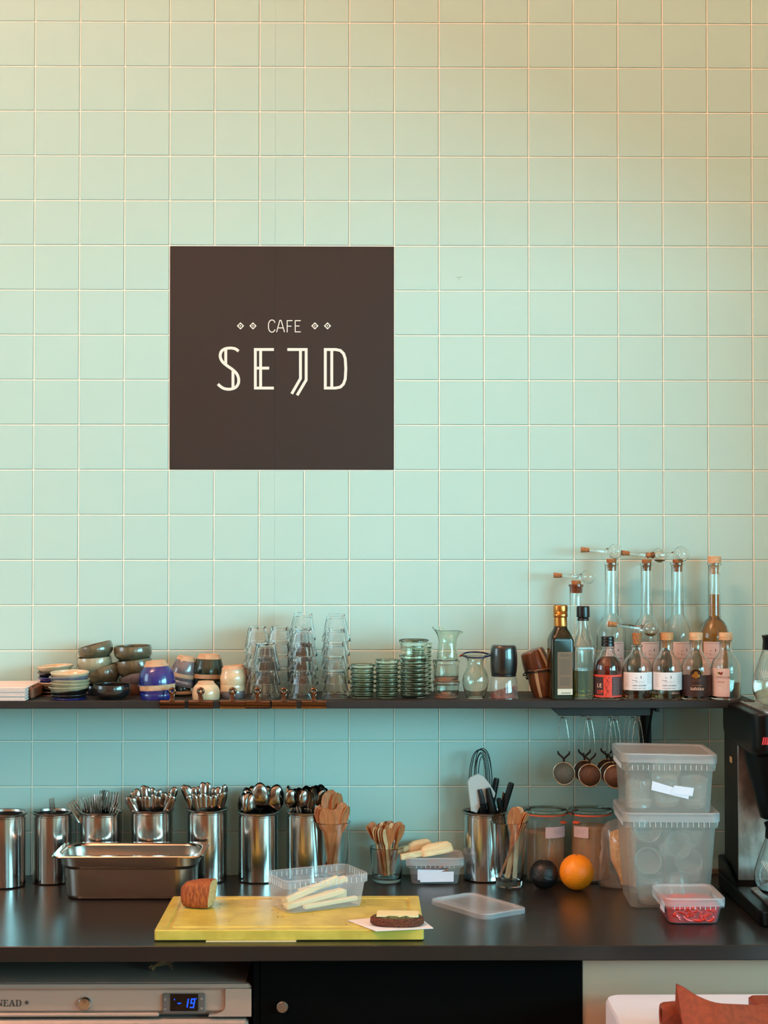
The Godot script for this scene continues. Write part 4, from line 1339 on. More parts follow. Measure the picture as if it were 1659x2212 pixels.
func fruit() -> void:
	var n := FastNoiseLite.new()
	n.seed = 11
	n.frequency = 260.0
	var a := on(1178, 1925)
	var r := mm(30.5, a.z)
	var t := thing("avocado", "dark wrinkled avocado standing left of the orange", "avocado", Vector3(a.x, TOP, a.z - r * 0.9))
	var s := Shape.new()
	s.lathe(smooth([Vector2(0.0003, 0.0), Vector2(r * 0.55, r * 0.14), Vector2(r * 0.94, r * 0.6), Vector2(r, r * 1.0), Vector2(r * 0.86, r * 1.55), Vector2(r * 0.5, r * 1.92), Vector2(0.0003, r * 2.02)], 7), 56)
	s.bend(func(p: Vector3) -> Vector3: return p + (p - Vector3(0, r, 0)).normalized() * n.get_noise_3dv(p) * 0.0012)
	part("skin", s, mat("avocado skin", Color(0.055, 0.045, 0.045), 0.5), t, 70)
	s = Shape.new()
	s.lathe([Vector2(0.003, 0.0), Vector2(0.0035, 0.002), Vector2(0.0001, 0.0026)], 10, Vector3(0, r * 2.0, 0))
	part("stalk_end", s, mat("dry twine", Color.BROWN), t)
	a = on(1250, 1929)
	r = mm(37.5, a.z)
	t = thing("orange", "whole ripe orange standing between the avocado and the bread bag", "orange", Vector3(a.x, TOP, a.z - r * 0.85))
	s = Shape.new()
	var p := []
	for i in 25:
		var g := -PI / 2 + PI * i / 24.0
		p.append(Vector2(maxf(0.0003, cos(g) * r), r * 1.03 + sin(g) * r * 1.03 - (0.0018 * exp(-pow((PI / 2 - g) / 0.12, 2)))))
	s.lathe(p, 48)
	var peel := mat("orange peel", Color(0.95, 0.55, 0.07), 0.42)
	var fn := FastNoiseLite.new()
	fn.noise_type = FastNoiseLite.TYPE_CELLULAR
	fn.frequency = 0.06
	var nt := NoiseTexture2D.new()
	nt.width = 256; nt.height = 256; nt.seamless = true; nt.noise = fn
	peel.heightmap_enabled = true
	peel.heightmap_texture = nt
	peel.heightmap_scale = 0.05
	peel.uv1_triplanar = true
	peel.uv1_scale = Vector3(16, 16, 16)
	part("peel", s, peel, t, 70)
	s = Shape.new()
	s.lathe([Vector2(0.0028, 0.0), Vector2(0.0022, 0.0012), Vector2(0.0001, 0.0016)], 8, Vector3(0, r * 2.055 - 0.0018, 0))
	part("stalk_end", s, mat("stalk green", Color(0.30, 0.30, 0.12), 0.8), t)
	# scoop box
	var zf: float = on(945, 1912).z
	var w := mm(112, zf)
	var cx := at(940, 1900, zf).x
	var h := at(945, 1856, zf).y - TOP
	var d := 0.092
	t = thing("scoop_box", "small lidded plastic box with white paper label carrying two scoops", "box", Vector3(cx, TOP, zf - d / 2))
	s = Shape.new()
	tub_walls(s, w * 0.90, d * 0.92, w, d, h - 0.004, 0.014, 0.014)
	part("body", s, glass("clear box plastic", Color(0.86, 0.86, 0.88), 0.16, 0.30), t)
	s = Shape.new()
	lid_shape(s, w + 0.014, d + 0.014, 0.018, 0.016)
	s.move(Transform3D(Basis(), Vector3(0, h - 0.013, 0)))
	part("lid", s, glass("lid plastic", Color(0.84, 0.84, 0.85), 0.34, 0.30), t)
	s = Shape.new()
	rim_ribs(s, w + 0.009, d + 0.009, h - 0.018, h - 0.012, 0.009)
	part("rim_ribs", s, glass("rib white", Color(0.92, 0.92, 0.93), 0.45, 0.4), t).set_meta("kind", "stuff")
	s = Shape.new()
	var half := w / 2
	paper_label(s, [Vector2(-half + 0.018, 0.008), Vector2(half - 0.022, 0.009), Vector2(half - 0.022, 0.031), Vector2(-half + 0.016, 0.0305)])
	s.move(Transform3D(Basis(), Vector3(0, 0, 0.0006)))
	paper_label(s, [Vector2(-half + 0.012, 0.013), Vector2(-half + 0.02, 0.012), Vector2(half - 0.040, 0.0345), Vector2(-half + 0.012, 0.0355)])
	s.move(Transform3D(Basis(Vector3.RIGHT, 0.07), Vector3(0.006, -0.002, d * 0.475)))
	part("paper_label", s, mat("label paper", Color(0.88, 0.88, 0.93), 0.8), t)
	s = Shape.new()                                      # brown crisps showing through the wall
	for k in 16:
		var from := s.v.size()
		s.rings([Shape.rect(-0.022, 0.022, -0.012, 0.012, 0.008, 3, 0), Shape.rect(-0.022, 0.022, -0.012, 0.012, 0.008, 3, 0.002)], true, true)
		s.move(Transform3D(Basis.from_euler(Vector3(rng.randf_range(-0.5, 0.5), rng.randf_range(0, 6), rng.randf_range(-0.4, 0.4))), Vector3(rng.randf_range(-0.02, 0.02), 0.008 + 0.0018 * k, rng.randf_range(-0.02, 0.018))), from)
	part("contents", s, mat("crispbread", Color(0.62, 0.34, 0.19), 0.8), t).set_meta("kind", "stuff")
	var pale := grain(mat("scoop wood", Color.WHITE, 0.6), 0.03, Color(0.86, 0.74, 0.55), Color(0.93, 0.84, 0.67), Vector3(4, 14, 14))
	scoop("front wooden scoop lying bowl down on the box lid", Vector3(at(945, 1850, zf - 0.03).x, TOP + h + 0.001, zf - 0.034), 0.036, 0.0155, 0.25, pale)
	scoop("rear wooden scoop half hidden behind the other on the box lid", Vector3(at(908, 1850, zf - 0.065).x, TOP + h + 0.003, zf - 0.072), 0.028, 0.0135, 0.30, pale)

func scoop(label: String, where: Vector3, l: float, r: float, turn: float, m: Material) -> void:
	var t := thing("wooden_scoop", label, "scoop", where, "wooden scoops on the box")
	var s := Shape.new()
	var rs := []
	for q in [[-1.0, 0.42], [-0.96, 0.62], [-0.85, 0.82], [-0.5, 0.98], [0.2, 1.0], [0.7, 0.93], [0.93, 0.66], [1.0, 0.25]]:
		var ring := PackedVector3Array()
		for i in 24:
			var a := TAU * i / 24
			var y: float = sin(a) * r * q[1] if sin(a) > 0 else sin(a) * r * 0.10
			ring.append(Vector3(q[0] * l, y * 1.5 + 0.003, -cos(a) * r * q[1]))
		rs.append(ring)
	s.rings(rs, true, true)
	part("bowl", s, m, t, 50)
	s = Shape.new()
	s.box(Vector3(-l - 0.046, 0.003, -0.006), Vector3(-l + 0.012, 0.0155, 0.006), 0.0012)
	s.bend(func(p: Vector3) -> Vector3: return p + Vector3(0, 0.0, 0))
	part("handle", s, m, t)
	t.rotation = Vector3(0, turn, 0.14)
	t.position.y += 0.003

func jars_of_sugar() -> void:
	for k in 2:
		var x: float = [1178.0, 1275.0][k]
		var z := 0.058
		var label: String = ["preserving jar of brown sugar behind the avocado, its orange tab at right", "preserving jar of brown sugar behind the orange, its orange tab at left"][k]
		var c := at(x, 1890, z)
		var r := mm(42.5, z)
		var h := at(x, 1757, z).y - TOP
		var t := thing("preserving_jar", label, "jar", Vector3(c.x, TOP, z), "preserving jars of sugar")
		var s := Shape.new()
		s.lathe(shell(smooth([Vector2(0.0004, 0.001), Vector2(r * 0.9, 0.001), Vector2(r, 0.008), Vector2(r * 1.02, h * 0.35), Vector2(r * 1.0, h * 0.75), Vector2(r * 0.97, h * 0.9), Vector2(r * 1.02, h * 0.97), Vector2(r * 1.08, h)], 5), 0.0020), 44)
		part("glass_body", s, glass("jar glass", Color(0.86, 0.92, 0.86), 0.04), t)
		s = Shape.new()
		var lv := at(x, [1803, 1791][k], z + r).y - TOP
		s.lathe([Vector2(0.0004, 0.004), Vector2(r * 0.86, 0.0045), Vector2(r * 0.935, 0.01), Vector2(r * 0.955, h * 0.35), Vector2(r * 0.94, lv), Vector2(r * 0.6, lv + 0.003), Vector2(0.0004, lv - 0.002)], 40)
		part("brown_sugar", s, grain(mat("brown sugar", Color.WHITE, 0.95), 0.2, Color(0.56, 0.42, 0.29), Color(0.68, 0.53, 0.38), Vector3(9, 9, 9)), t)
		s = Shape.new()
		s.lathe([Vector2(0.0004, h + 0.003), Vector2(r * 1.1, h + 0.003), Vector2(r * 1.13, h + 0.006), Vector2(r * 1.10, h + 0.010), Vector2(r * 0.85, h + 0.0105), Vector2(r * 0.80, h + 0.008), Vector2(0.0004, h + 0.008)], 44)
		part("lid", s, liquid("lid glass", Color(0.91, 0.96, 0.91), 0.05), t)
		s = Shape.new()
		s.lathe([Vector2(r * 0.98, h), Vector2(r * 1.11, h), Vector2(r * 1.11, h + 0.003), Vector2(r * 0.98, h + 0.003)], 44)
		var g: float = [0.9, -0.85][k]
		var from := s.v.size()
		s.slab(PackedVector2Array([Vector2(-0.009, r * 1.05), Vector2(-0.006, r * 1.24), Vector2(0.006, r * 1.24), Vector2(0.009, r * 1.05)]), 0, 0.0025)
		s.move(Transform3D(Basis(Vector3(1, 0, 0), Vector3(0, -0.35, 1).normalized(), Vector3(0, 1, 0.35).normalized()).rotated(Vector3.UP, g), Vector3(0, h + 0.0005, 0)), from)
		part("rubber_ring", s, mat("orange rubber", Color(0.86, 0.36, 0.22), 0.6), t)
		for side in [-1.0, 1.0]:
			s = Shape.new()
			s.tube(smooth([Vector3(0, h + 0.0112, r * 0.84), Vector3(0, h + 0.0116, r * 1.0), Vector3(0, h + 0.008, r * 1.125), Vector3(0, h + 0.001, r * 1.12)], 3), 0.0011, 6)
			s.bend(func(p: Vector3) -> Vector3: return Vector3(p.x * 3.6, p.y, p.z))
			s.move(Transform3D(Basis(Vector3.UP, side * 1.25 + [0.0, 0.25][k])))
			part("clamp", s, mat("clamp steel", Color(0.34, 0.29, 0.25), 0.35, 0.8), t)
		s = Shape.new()
		var a0: float = [-0.1, -1.05][k]
		var a1: float = [1.15, -0.22][k]
		girdle(s, r * 1.025, a0, a1, at(x, 1811, z + r).y - TOP, at(x, 1787, z + r).y - TOP)
		part("paper_label", s, mat("label lilac", Color(0.82, 0.75, 0.78), 0.8), t)
		s = Shape.new()
		for i in 3:
			for j in 4: s.stroke([Vector2(-0.008 + j * 0.0045, -0.003 * i), Vector2(-0.005 + j * 0.0045, -0.003 * i + 0.0007)], 0.0005, 0, 0.0001)
		s.move(Transform3D(Basis(), Vector3((a0 + a1) / 2 * r, at(x, 1796, z + r).y - TOP, 0)))
		s.bend(round_to(r * 1.026))
		part("handwriting", s, mat("ink violet", Color(0.45, 0.38, 0.50), 0.8), t)
		s = Shape.new()
		lettering(s, "WECK", -0.018, 0, 0.012, 0, 0.0004, "Droid Serif", 700)
		s.move(Transform3D(Basis(), Vector3([0.012, -0.012][k], at(x, 1826, z + r).y - TOP, 0)))
		s.bend(round_to(r * 1.02))
		part("embossed_word", s, glass("embossed glass", Color(0.8, 0.75, 0.68), 0.16), t)

func bread_bag() -> void:
	var z := 0.125
	var t := thing("bread_bag", "crumpled clear plastic bag of flatbread between orange and stacked tubs", "bag", Vector3(at(1335, 1900, z).x, TOP, z))
	var o := t.position
	var P := func(x: float, y: float) -> Vector2:
		var p := at(x, y, z) - o
		return Vector2(p.x, maxf(0.0, p.y))
	var pale := grain(mat("flatbread", Color.WHITE, 0.85), 0.03, Color(0.84, 0.66, 0.44), Color(0.92, 0.77, 0.56), Vector3(9, 12, 12))
	for k in 6:
		var s := Shape.new()
		s.slab(PackedVector2Array([P.call(1318 + k, 1802 - k * 2), P.call(1372, 1785 - k), P.call(1372, 1918), P.call(1345 - k, 1908), P.call(1322 + k, 1860)]), -0.018 + k * 0.006, -0.0135 + k * 0.006, 0.001)
		part("flatbread", s, pale, t)
	var n := FastNoiseLite.new()
	n.seed = 5
	n.frequency = 70.0
	var s := Shape.new()
	var rs := []
	var lv := [[1923, 1305, 1366, 0.6], [1921, 1297, 1372, 1.0], [1908, 1294, 1373, 1.15], [1890, 1295, 1374, 1.2], [1870, 1297, 1374, 1.1], [1850, 1296, 1374, 1.15], [1832, 1299, 1374, 1.05], [1815, 1300, 1374, 1.0], [1802, 1299, 1374, 0.9], [1790, 1300, 1374, 0.8], [1775, 1312, 1374, 0.45], [1768, 1332, 1370, 0.2]]
	for q in lv:
		var a: Vector2 = P.call(q[1], q[0])
		var b: Vector2 = P.call(q[2], q[0])
		var ring := PackedVector3Array()
		for i in 60:
			var g := TAU * i / 60
			var p := Vector3((a.x + b.x) / 2 + cos(g) * (b.x - a.x) / 2, maxf(0.0005, a.y), sin(g) * 0.030 * q[3])
			p += Vector3(0.7, 0.5, 1.0) * n.get_noise_3dv(p) * 0.010
			p.y = maxf(0.0005, p.y)
			ring.append(p)
		rs.append(ring)
	s.rings(rs, true, true)
	part("film", s, glass("bag film", Color(0.92, 0.88, 0.85), 0.10, 0.06), t, 25)

# ---------------------------------------------------------------- tubs
func build_tubs() -> void:
	# open tub of cheese on the board
	var by := TOP + 0.0205
	var t := thing("open_tub", "open clear plastic tub of sliced cheese standing on the yellow board", "tub", Vector3(-0.160, by, 0.402))
	t.rotation.y = deg_to_rad(26)
	var s := Shape.new()
	tub_walls(s, 0.160, 0.094, 0.172, 0.106, 0.066, 0.016, 0.016)
	part("body", s, plastic(), t)
	s = Shape.new()
	rim_ribs(s, 0.181, 0.115, 0.051, 0.061, 0.0105)
	part("rim_ribs", s, mat("rib white", Color.WHITE), t).set_meta("kind", "stuff")
	var cheese := mat("cheese", Color.WHITE)
	var list := [[-0.012, 0.004, 0.018, 0.062, 0.012, 0.02, 0.16, 0.0], [0.015, 0.004, 0.034, 0.058, 0.010, 0.012, 0.05, 0.05], [-0.01, 0.014, 0.004, 0.060, 0.014, 0.010, 0.26, 0.1], [0.02, 0.022, -0.010, 0.050, 0.012, 0.02, 0.20, -0.1], [0.03, 0.004, -0.02, 0.045, 0.02, 0.02, 0.0, 0.2], [-0.03, 0.003, -0.012, 0.035, 0.014, 0.02, 0.1, 0.0]]
	var cheeses := ["longest slice leaning at the front left", "flat slice lying along the front wall", "steep slice in the middle", "thick slice leaning at the back", "block lying at the back right", "short slice lying at the left"]
	for n_ in list.size():
		var q = list[n_]
		s = Shape.new()
		s.box(Vector3(-q[3], 0, -q[5] * 0.5), Vector3(q[3], q[4] * 0.8, q[5] * 0.5), 0.0015)
		var c := solo("cheese_piece", s, cheese, "pale yellow cheese in the open tub, " + cheeses[n_], "cheese", Vector3.ZERO, "cheese pieces in the open tub")
		c.transform = t.transform * Transform3D(Basis.from_euler(Vector3(0, q[7], q[6])), Vector3(q[0], q[1] + absf(sin(q[6])) * q[3] * 0.9 + 0.001, q[2]))
	# loose lid
	t = thing("tub_lid", "clear plastic tub lid lying loose on the black worktop", "lid", Vector3(0.1617, TOP + 0.0005, 0.3363))
	t.rotation.y = deg_to_rad(-55.5)
	s = Shape.new()
	lid_shape(s, 0.183, 0.114, 0.02, 0.0105)
	part("sheet", s, plastic(), t)
	s = Shape.new()
	for k in [[0.004, 0.08], [0.010, 0.07]]:
		s.rings([Shape.rect(-0.087 + k[0], 0.087 - k[0], -0.052 + k[0], 0.052 - k[0], 0.015, 6, 0.0112), Shape.rect(-0.086 + k[0], 0.086 - k[0], -0.051 + k[0], 0.051 - k[0], 0.015, 6, 0.0112)])
	part("rim_line", s, mat("rib white", Color.WHITE), t)
	# two stacked tubs of glass jars
	var zf: float = on(1450, 1963).z
	var d := 0.172
	var w0 := mm(171, zf)
	var w1 := mm(194, zf)
	var cx := at(1452, 1960, zf).x
	var zc := zf + 0.012 - d / 2
	var h0 := at(1450, 1762, zf + 0.012).y - TOP
	var pl := glass("cloudy tub plastic", Color(0.66, 0.67, 0.65), 0.40, 0.30)
	var lower := thing("tall_tub", "tall cloudy lidded tub of glass jars, lower of the stacked two", "tub", Vector3(cx, TOP, zc))
	s = Shape.new()
	tub_walls(s, w0, d - 0.024, w1, d, h0 - 0.002, 0.016, 0.022)
	part("body", s, pl, lower)
	s = Shape.new()
	lid_shape(s, w1 + 0.016, d + 0.016, 0.02, 0.018)
	s.move(Transform3D(Basis(), Vector3(0, h0 - 0.012, 0)))
	part("lid", s, glass("lid plastic", Color(0.84, 0.84, 0.85), 0.34, 0.30), lower)
	s = Shape.new()
	rim_ribs(s, w1 + 0.0095, d + 0.0095, h0 - 0.022, h0 - 0.012, 0.0105)
	part("rim_ribs", s, mat("rib white", Color.WHITE), lower).set_meta("kind", "stuff")
	lower.rotation.y = -0.04
	var y1 := TOP + h0 + 0.0025
	var cx1 := at(1449, 1760, zc + 0.08).x
	var h1 := at(1449, 1640, zc + 0.09).y - y1
	var w2 := mm(181, zf)
	var upper := thing("tall_tub", "lidded clear tub of glass jars with white tape, upper of the stacked two", "tub", Vector3(cx1, y1, zc))
	s = Shape.new()
	tub_walls(s, w2, d - 0.014, w2 + 0.010, d - 0.006, h1 - 0.002, 0.016, 0.022)
	part("body", s, pl, upper)
	s = Shape.new()
	lid_shape(s, w2 + 0.026, d + 0.010, 0.02, 0.018)
	s.move(Transform3D(Basis(Vector3(0, 0, 1), -0.015), Vector3(0, h1 - 0.008, 0)))
	part("lid", s, glass("lid plastic", Color(0.84, 0.84, 0.85), 0.34, 0.30), upper)
	s = Shape.new()
	rim_ribs(s, w2 + 0.0195, d + 0.0035, h1 - 0.022, h1 - 0.012, 0.0105)
	part("rim_ribs", s, mat("rib white", Color.WHITE), upper).set_meta("kind", "stuff")
	s = Shape.new()
	paper_label(s, [Vector2(-0.038, -0.004), Vector2(0.036, -0.022), Vector2(0.038, -0.008), Vector2(-0.036, 0.014)])
	var over := s.v.size()
	paper_label(s, [Vector2(0.0, -0.010), Vector2(0.044, -0.016), Vector2(0.047, 0.0005), Vector2(0.008, 0.0052)])
	s.move(Transform3D(Basis(), Vector3(0, 0, 0.0006)), over)
	s.move(Transform3D(Basis(), Vector3(0.002, at(1450, 1701, zf).y - y1, (d - 0.008) / 2 + 0.0005)))
	part("tape_label", s, mat("label paper", Color.WHITE), upper)
	upper.rotation.y = -0.04
	# jars inside
	var proto: Node3D = null
	var spots := [[upper, -0.055, 0.035, 0.03, PI, 0.0], [upper, 0.0, 0.038, 0.035, 0.0, 0.3], [upper, 0.058, 0.036, 0.03, 0.2, 0.0], [upper, 0.005, 0.075, -0.02, 1.2, 0.4], [lower, -0.045, 0.15, 0.03, 1.35, 0.2], [lower, -0.04, 0.085, 0.03, 1.3, -0.2], [lower, 0.012, 0.115, 0.04, 1.15, 0.5], [lower, 0.05, 0.145, 0.02, 0.6, 0.7], [lower, 0.045, 0.075, 0.03, 0.9, -0.6], [lower, -0.035, 0.032, 0.03, 0.15, 0.0], [lower, 0.02, 0.033, 0.02, 2.9, 0.1], [lower, 0.0, 0.14, -0.03, 0.3, 0.9]]
	var places := ["standing at the left", "standing in the middle", "standing at the right", "lying on top behind the tape", "lying at the top left", "lying at middle left", "tipped in the middle", "tipped at the top right", "tipped at lower right", "standing at the bottom left", "upturned at the bottom middle", "tipped at the top back"]
	for n_ in spots.size():
		var q = spots[n_]
		var label := "small glass jar inside the %s stacked tub, %s" % ["upper" if q[0] == upper else "lower", places[n_]]
		var c: Node3D
		if proto == null:
			proto = thing("glass_jar", label, "jar", Vector3.ZERO, "glass jars inside the stacked tubs")
			s = Shape.new()
			s.lathe([Vector2(0.0004, -0.028), Vector2(0.021, -0.028), Vector2(0.024, -0.024), Vector2(0.027, 0.018), Vector2(0.025, 0.021), Vector2(0.027, 0.024), Vector2(0.0272, 0.028), Vector2(0.025, 0.028), Vector2(0.023, 0.02), Vector2(0.022, -0.02), Vector2(0.0004, -0.022)], 28)
			part("glass_body", s, glass("jar glass pale", Color(0.88, 0.90, 0.86), 0.14), proto)
			c = proto
		else:
			c = copy(proto, "glass_jar", label, Vector3.ZERO)
		c.transform = q[0].transform * Transform3D(Basis.from_euler(Vector3(q[4], q[5], q[5] * 0.5)), Vector3(q[1], q[2], q[3]))
	# tub of pink onions
	var zr: float = on(1500, 1998).z
	var hy := at(1500, 1943, zr + 0.006).y - TOP
	var zb: float = on(1490, 1909, TOP + hy).z
	var xa := at(1433, 1950, zr + 0.006).x
	var xb := at(1571, 1950, zr + 0.006).x
	var w := xb - xa - 0.014
	var dd := zr + 0.006 - zb - 0.014
	t = thing("pink_tub", "low lidded plastic tub of bright red pickled onion in front", "tub", Vector3((xa + xb) / 2, TOP, (zr + 0.006 + zb) / 2))
	s = Shape.new()
	tub_walls(s, w - 0.012, dd - 0.008, w, dd, hy - 0.006, 0.016, 0.012)
	part("body", s, glass("pink tub plastic", Color(0.86, 0.84, 0.86), 0.10, 0.28), t)
	s = Shape.new()
	lid_shape(s, w + 0.014, dd + 0.014, 0.022, 0.015)
	s.move(Transform3D(Basis(), Vector3(0, hy - 0.014, 0)))
	part("lid", s, glass("lid plastic", Color(0.84, 0.84, 0.85), 0.34, 0.30), t)
	s = Shape.new()
	rim_ribs(s, w + 0.010, dd + 0.010, hy - 0.020, hy - 0.013, 0.0095)
	part("rim_ribs", s, mat("rib white", Color.WHITE), t).set_meta("kind", "stuff")
	s = Shape.new()
	s.rings([Shape.rect(-w / 2 + 0.009, w / 2 - 0.009, -dd / 2 + 0.007, dd / 2 - 0.007, 0.014, 6, 0.0025), Shape.rect(-w / 2 + 0.0025, w / 2 - 0.0025, -dd / 2 + 0.0022, dd / 2 - 0.0022, 0.014, 6, hy - 0.018)], true, true)
	part("pickle_juice", s, mat("pickle red", Color(0.74, 0.06, 0.04), 0.2), t)
	s = Shape.new()
	for k in 26:
		var c := Vector3(rng.randf_range(-w / 2 + 0.02, w / 2 - 0.02), rng.randf_range(0.012, hy - 0.022), dd / 2 - 0.0032)
		var r := rng.randf_range(0.008, 0.018)
		var a := rng.randf_range(0, TAU)
		var path := []
		for i in 9:
			var p := c + Vector3(cos(a + i * 0.26) * r, sin(a + i * 0.26) * r * 0.7, rng.randf_range(-0.0006, 0.0006))
			p.x = clampf(p.x, -w / 2 + 0.012, w / 2 - 0.012); p.y = clampf(p.y, 0.006, hy - 0.02)
			p.z += (p.y / hy - 0.5) * 0.006
			path.append(p)
		s.tube(path, [0.0008, 0.002, 0.0026, 0.003, 0.003, 0.003, 0.0026, 0.002, 0.0008], 6)
	for k in 24:
		var c := Vector3(rng.randf_range(-w / 2 + 0.02, w / 2 - 0.02), hy - 0.0175, rng.randf_range(-dd / 2 + 0.015, dd / 2 - 0.015))
		var a := rng.randf_range(0, TAU)
		var path := []
		for i in 8: path.append(Vector3(clampf(c.x + cos(a + i * 0.3) * 0.014, -w / 2 + 0.01, w / 2 - 0.01), c.y, clampf(c.z + sin(a + i * 0.3) * 0.012, -dd / 2 + 0.01, dd / 2 - 0.01)))
		s.tube(path, 0.0017, 5)
	part("onion_strips", s, mat("onion pink", Color(0.86, 0.17, 0.12), 0.3), t).set_meta("kind", "stuff")
	s = Shape.new()
	var lp := at(1428, 1958, zr - 0.03)
	s.box(Vector3(-w / 2 - 0.0012, lp.y - TOP - 0.010, dd * 0.05), Vector3(-w / 2 - 0.0002, lp.y - TOP + 0.010, dd * 0.36))
	part("paper_label", s, mat("label paper", Color.WHITE), t)

# ---------------------------------------------------------------- crockery on the shelf
func bowl_shape(r: float, h: float, foot := 0.5) -> Shape:
	var s := Shape.new()
	s.lathe(smooth([Vector2(0.0004, 0.0015), Vector2(r * foot * 0.9, 0.0), Vector2(r * foot, 0.001), Vector2(r * 0.82, h * 0.36), Vector2(r * 0.97, h * 0.8), Vector2(r, h - 0.001), Vector2(r - 0.0012, h), Vector2(r - 0.003, h - 0.0012), Vector2(r * 0.90, h * 0.75), Vector2(r * 0.70, h * 0.36), Vector2(0.0004, h * 0.2)], 3), 44)
	return s

func cup_shape(r: float, h: float) -> Shape:
	var s := Shape.new()
	s.lathe(smooth([Vector2(0.0004, 0.0015), Vector2(r * 0.60, 0.0), Vector2(r * 0.64, 0.0015), Vector2(r * 0.93, h * 0.33), Vector2(r, h * 0.66), Vector2(r * 0.97, h - 0.001), Vector2(r * 0.95, h), Vector2(r * 0.91, h - 0.0015), Vector2(r * 0.92, h * 0.6), Vector2(r * 0.8, h * 0.3), Vector2(0.0004, h * 0.15)], 3), 44)
	return s

func pot(called: String, label: String, cat: String, group: String, s: Shape, m: Material, where: Vector3, lean := 0.0, nod := 0.0) -> void:
	var o := solo(called, s, m, label, cat, where, group, 50)
	o.rotation = Vector3(nod, 0, lean)

func glazed(called: String, a: Color, b: Color, seed_ := 1) -> StandardMaterial3D:
	var m := grain(mat(called, Color.WHITE, 0.22), 0.03, a, b, Vector3(6, 6, 6), 128, seed_)
	m.clearcoat_enabled = true
	m.clearcoat = 0.8
	m.clearcoat_roughness = 0.05
	return m

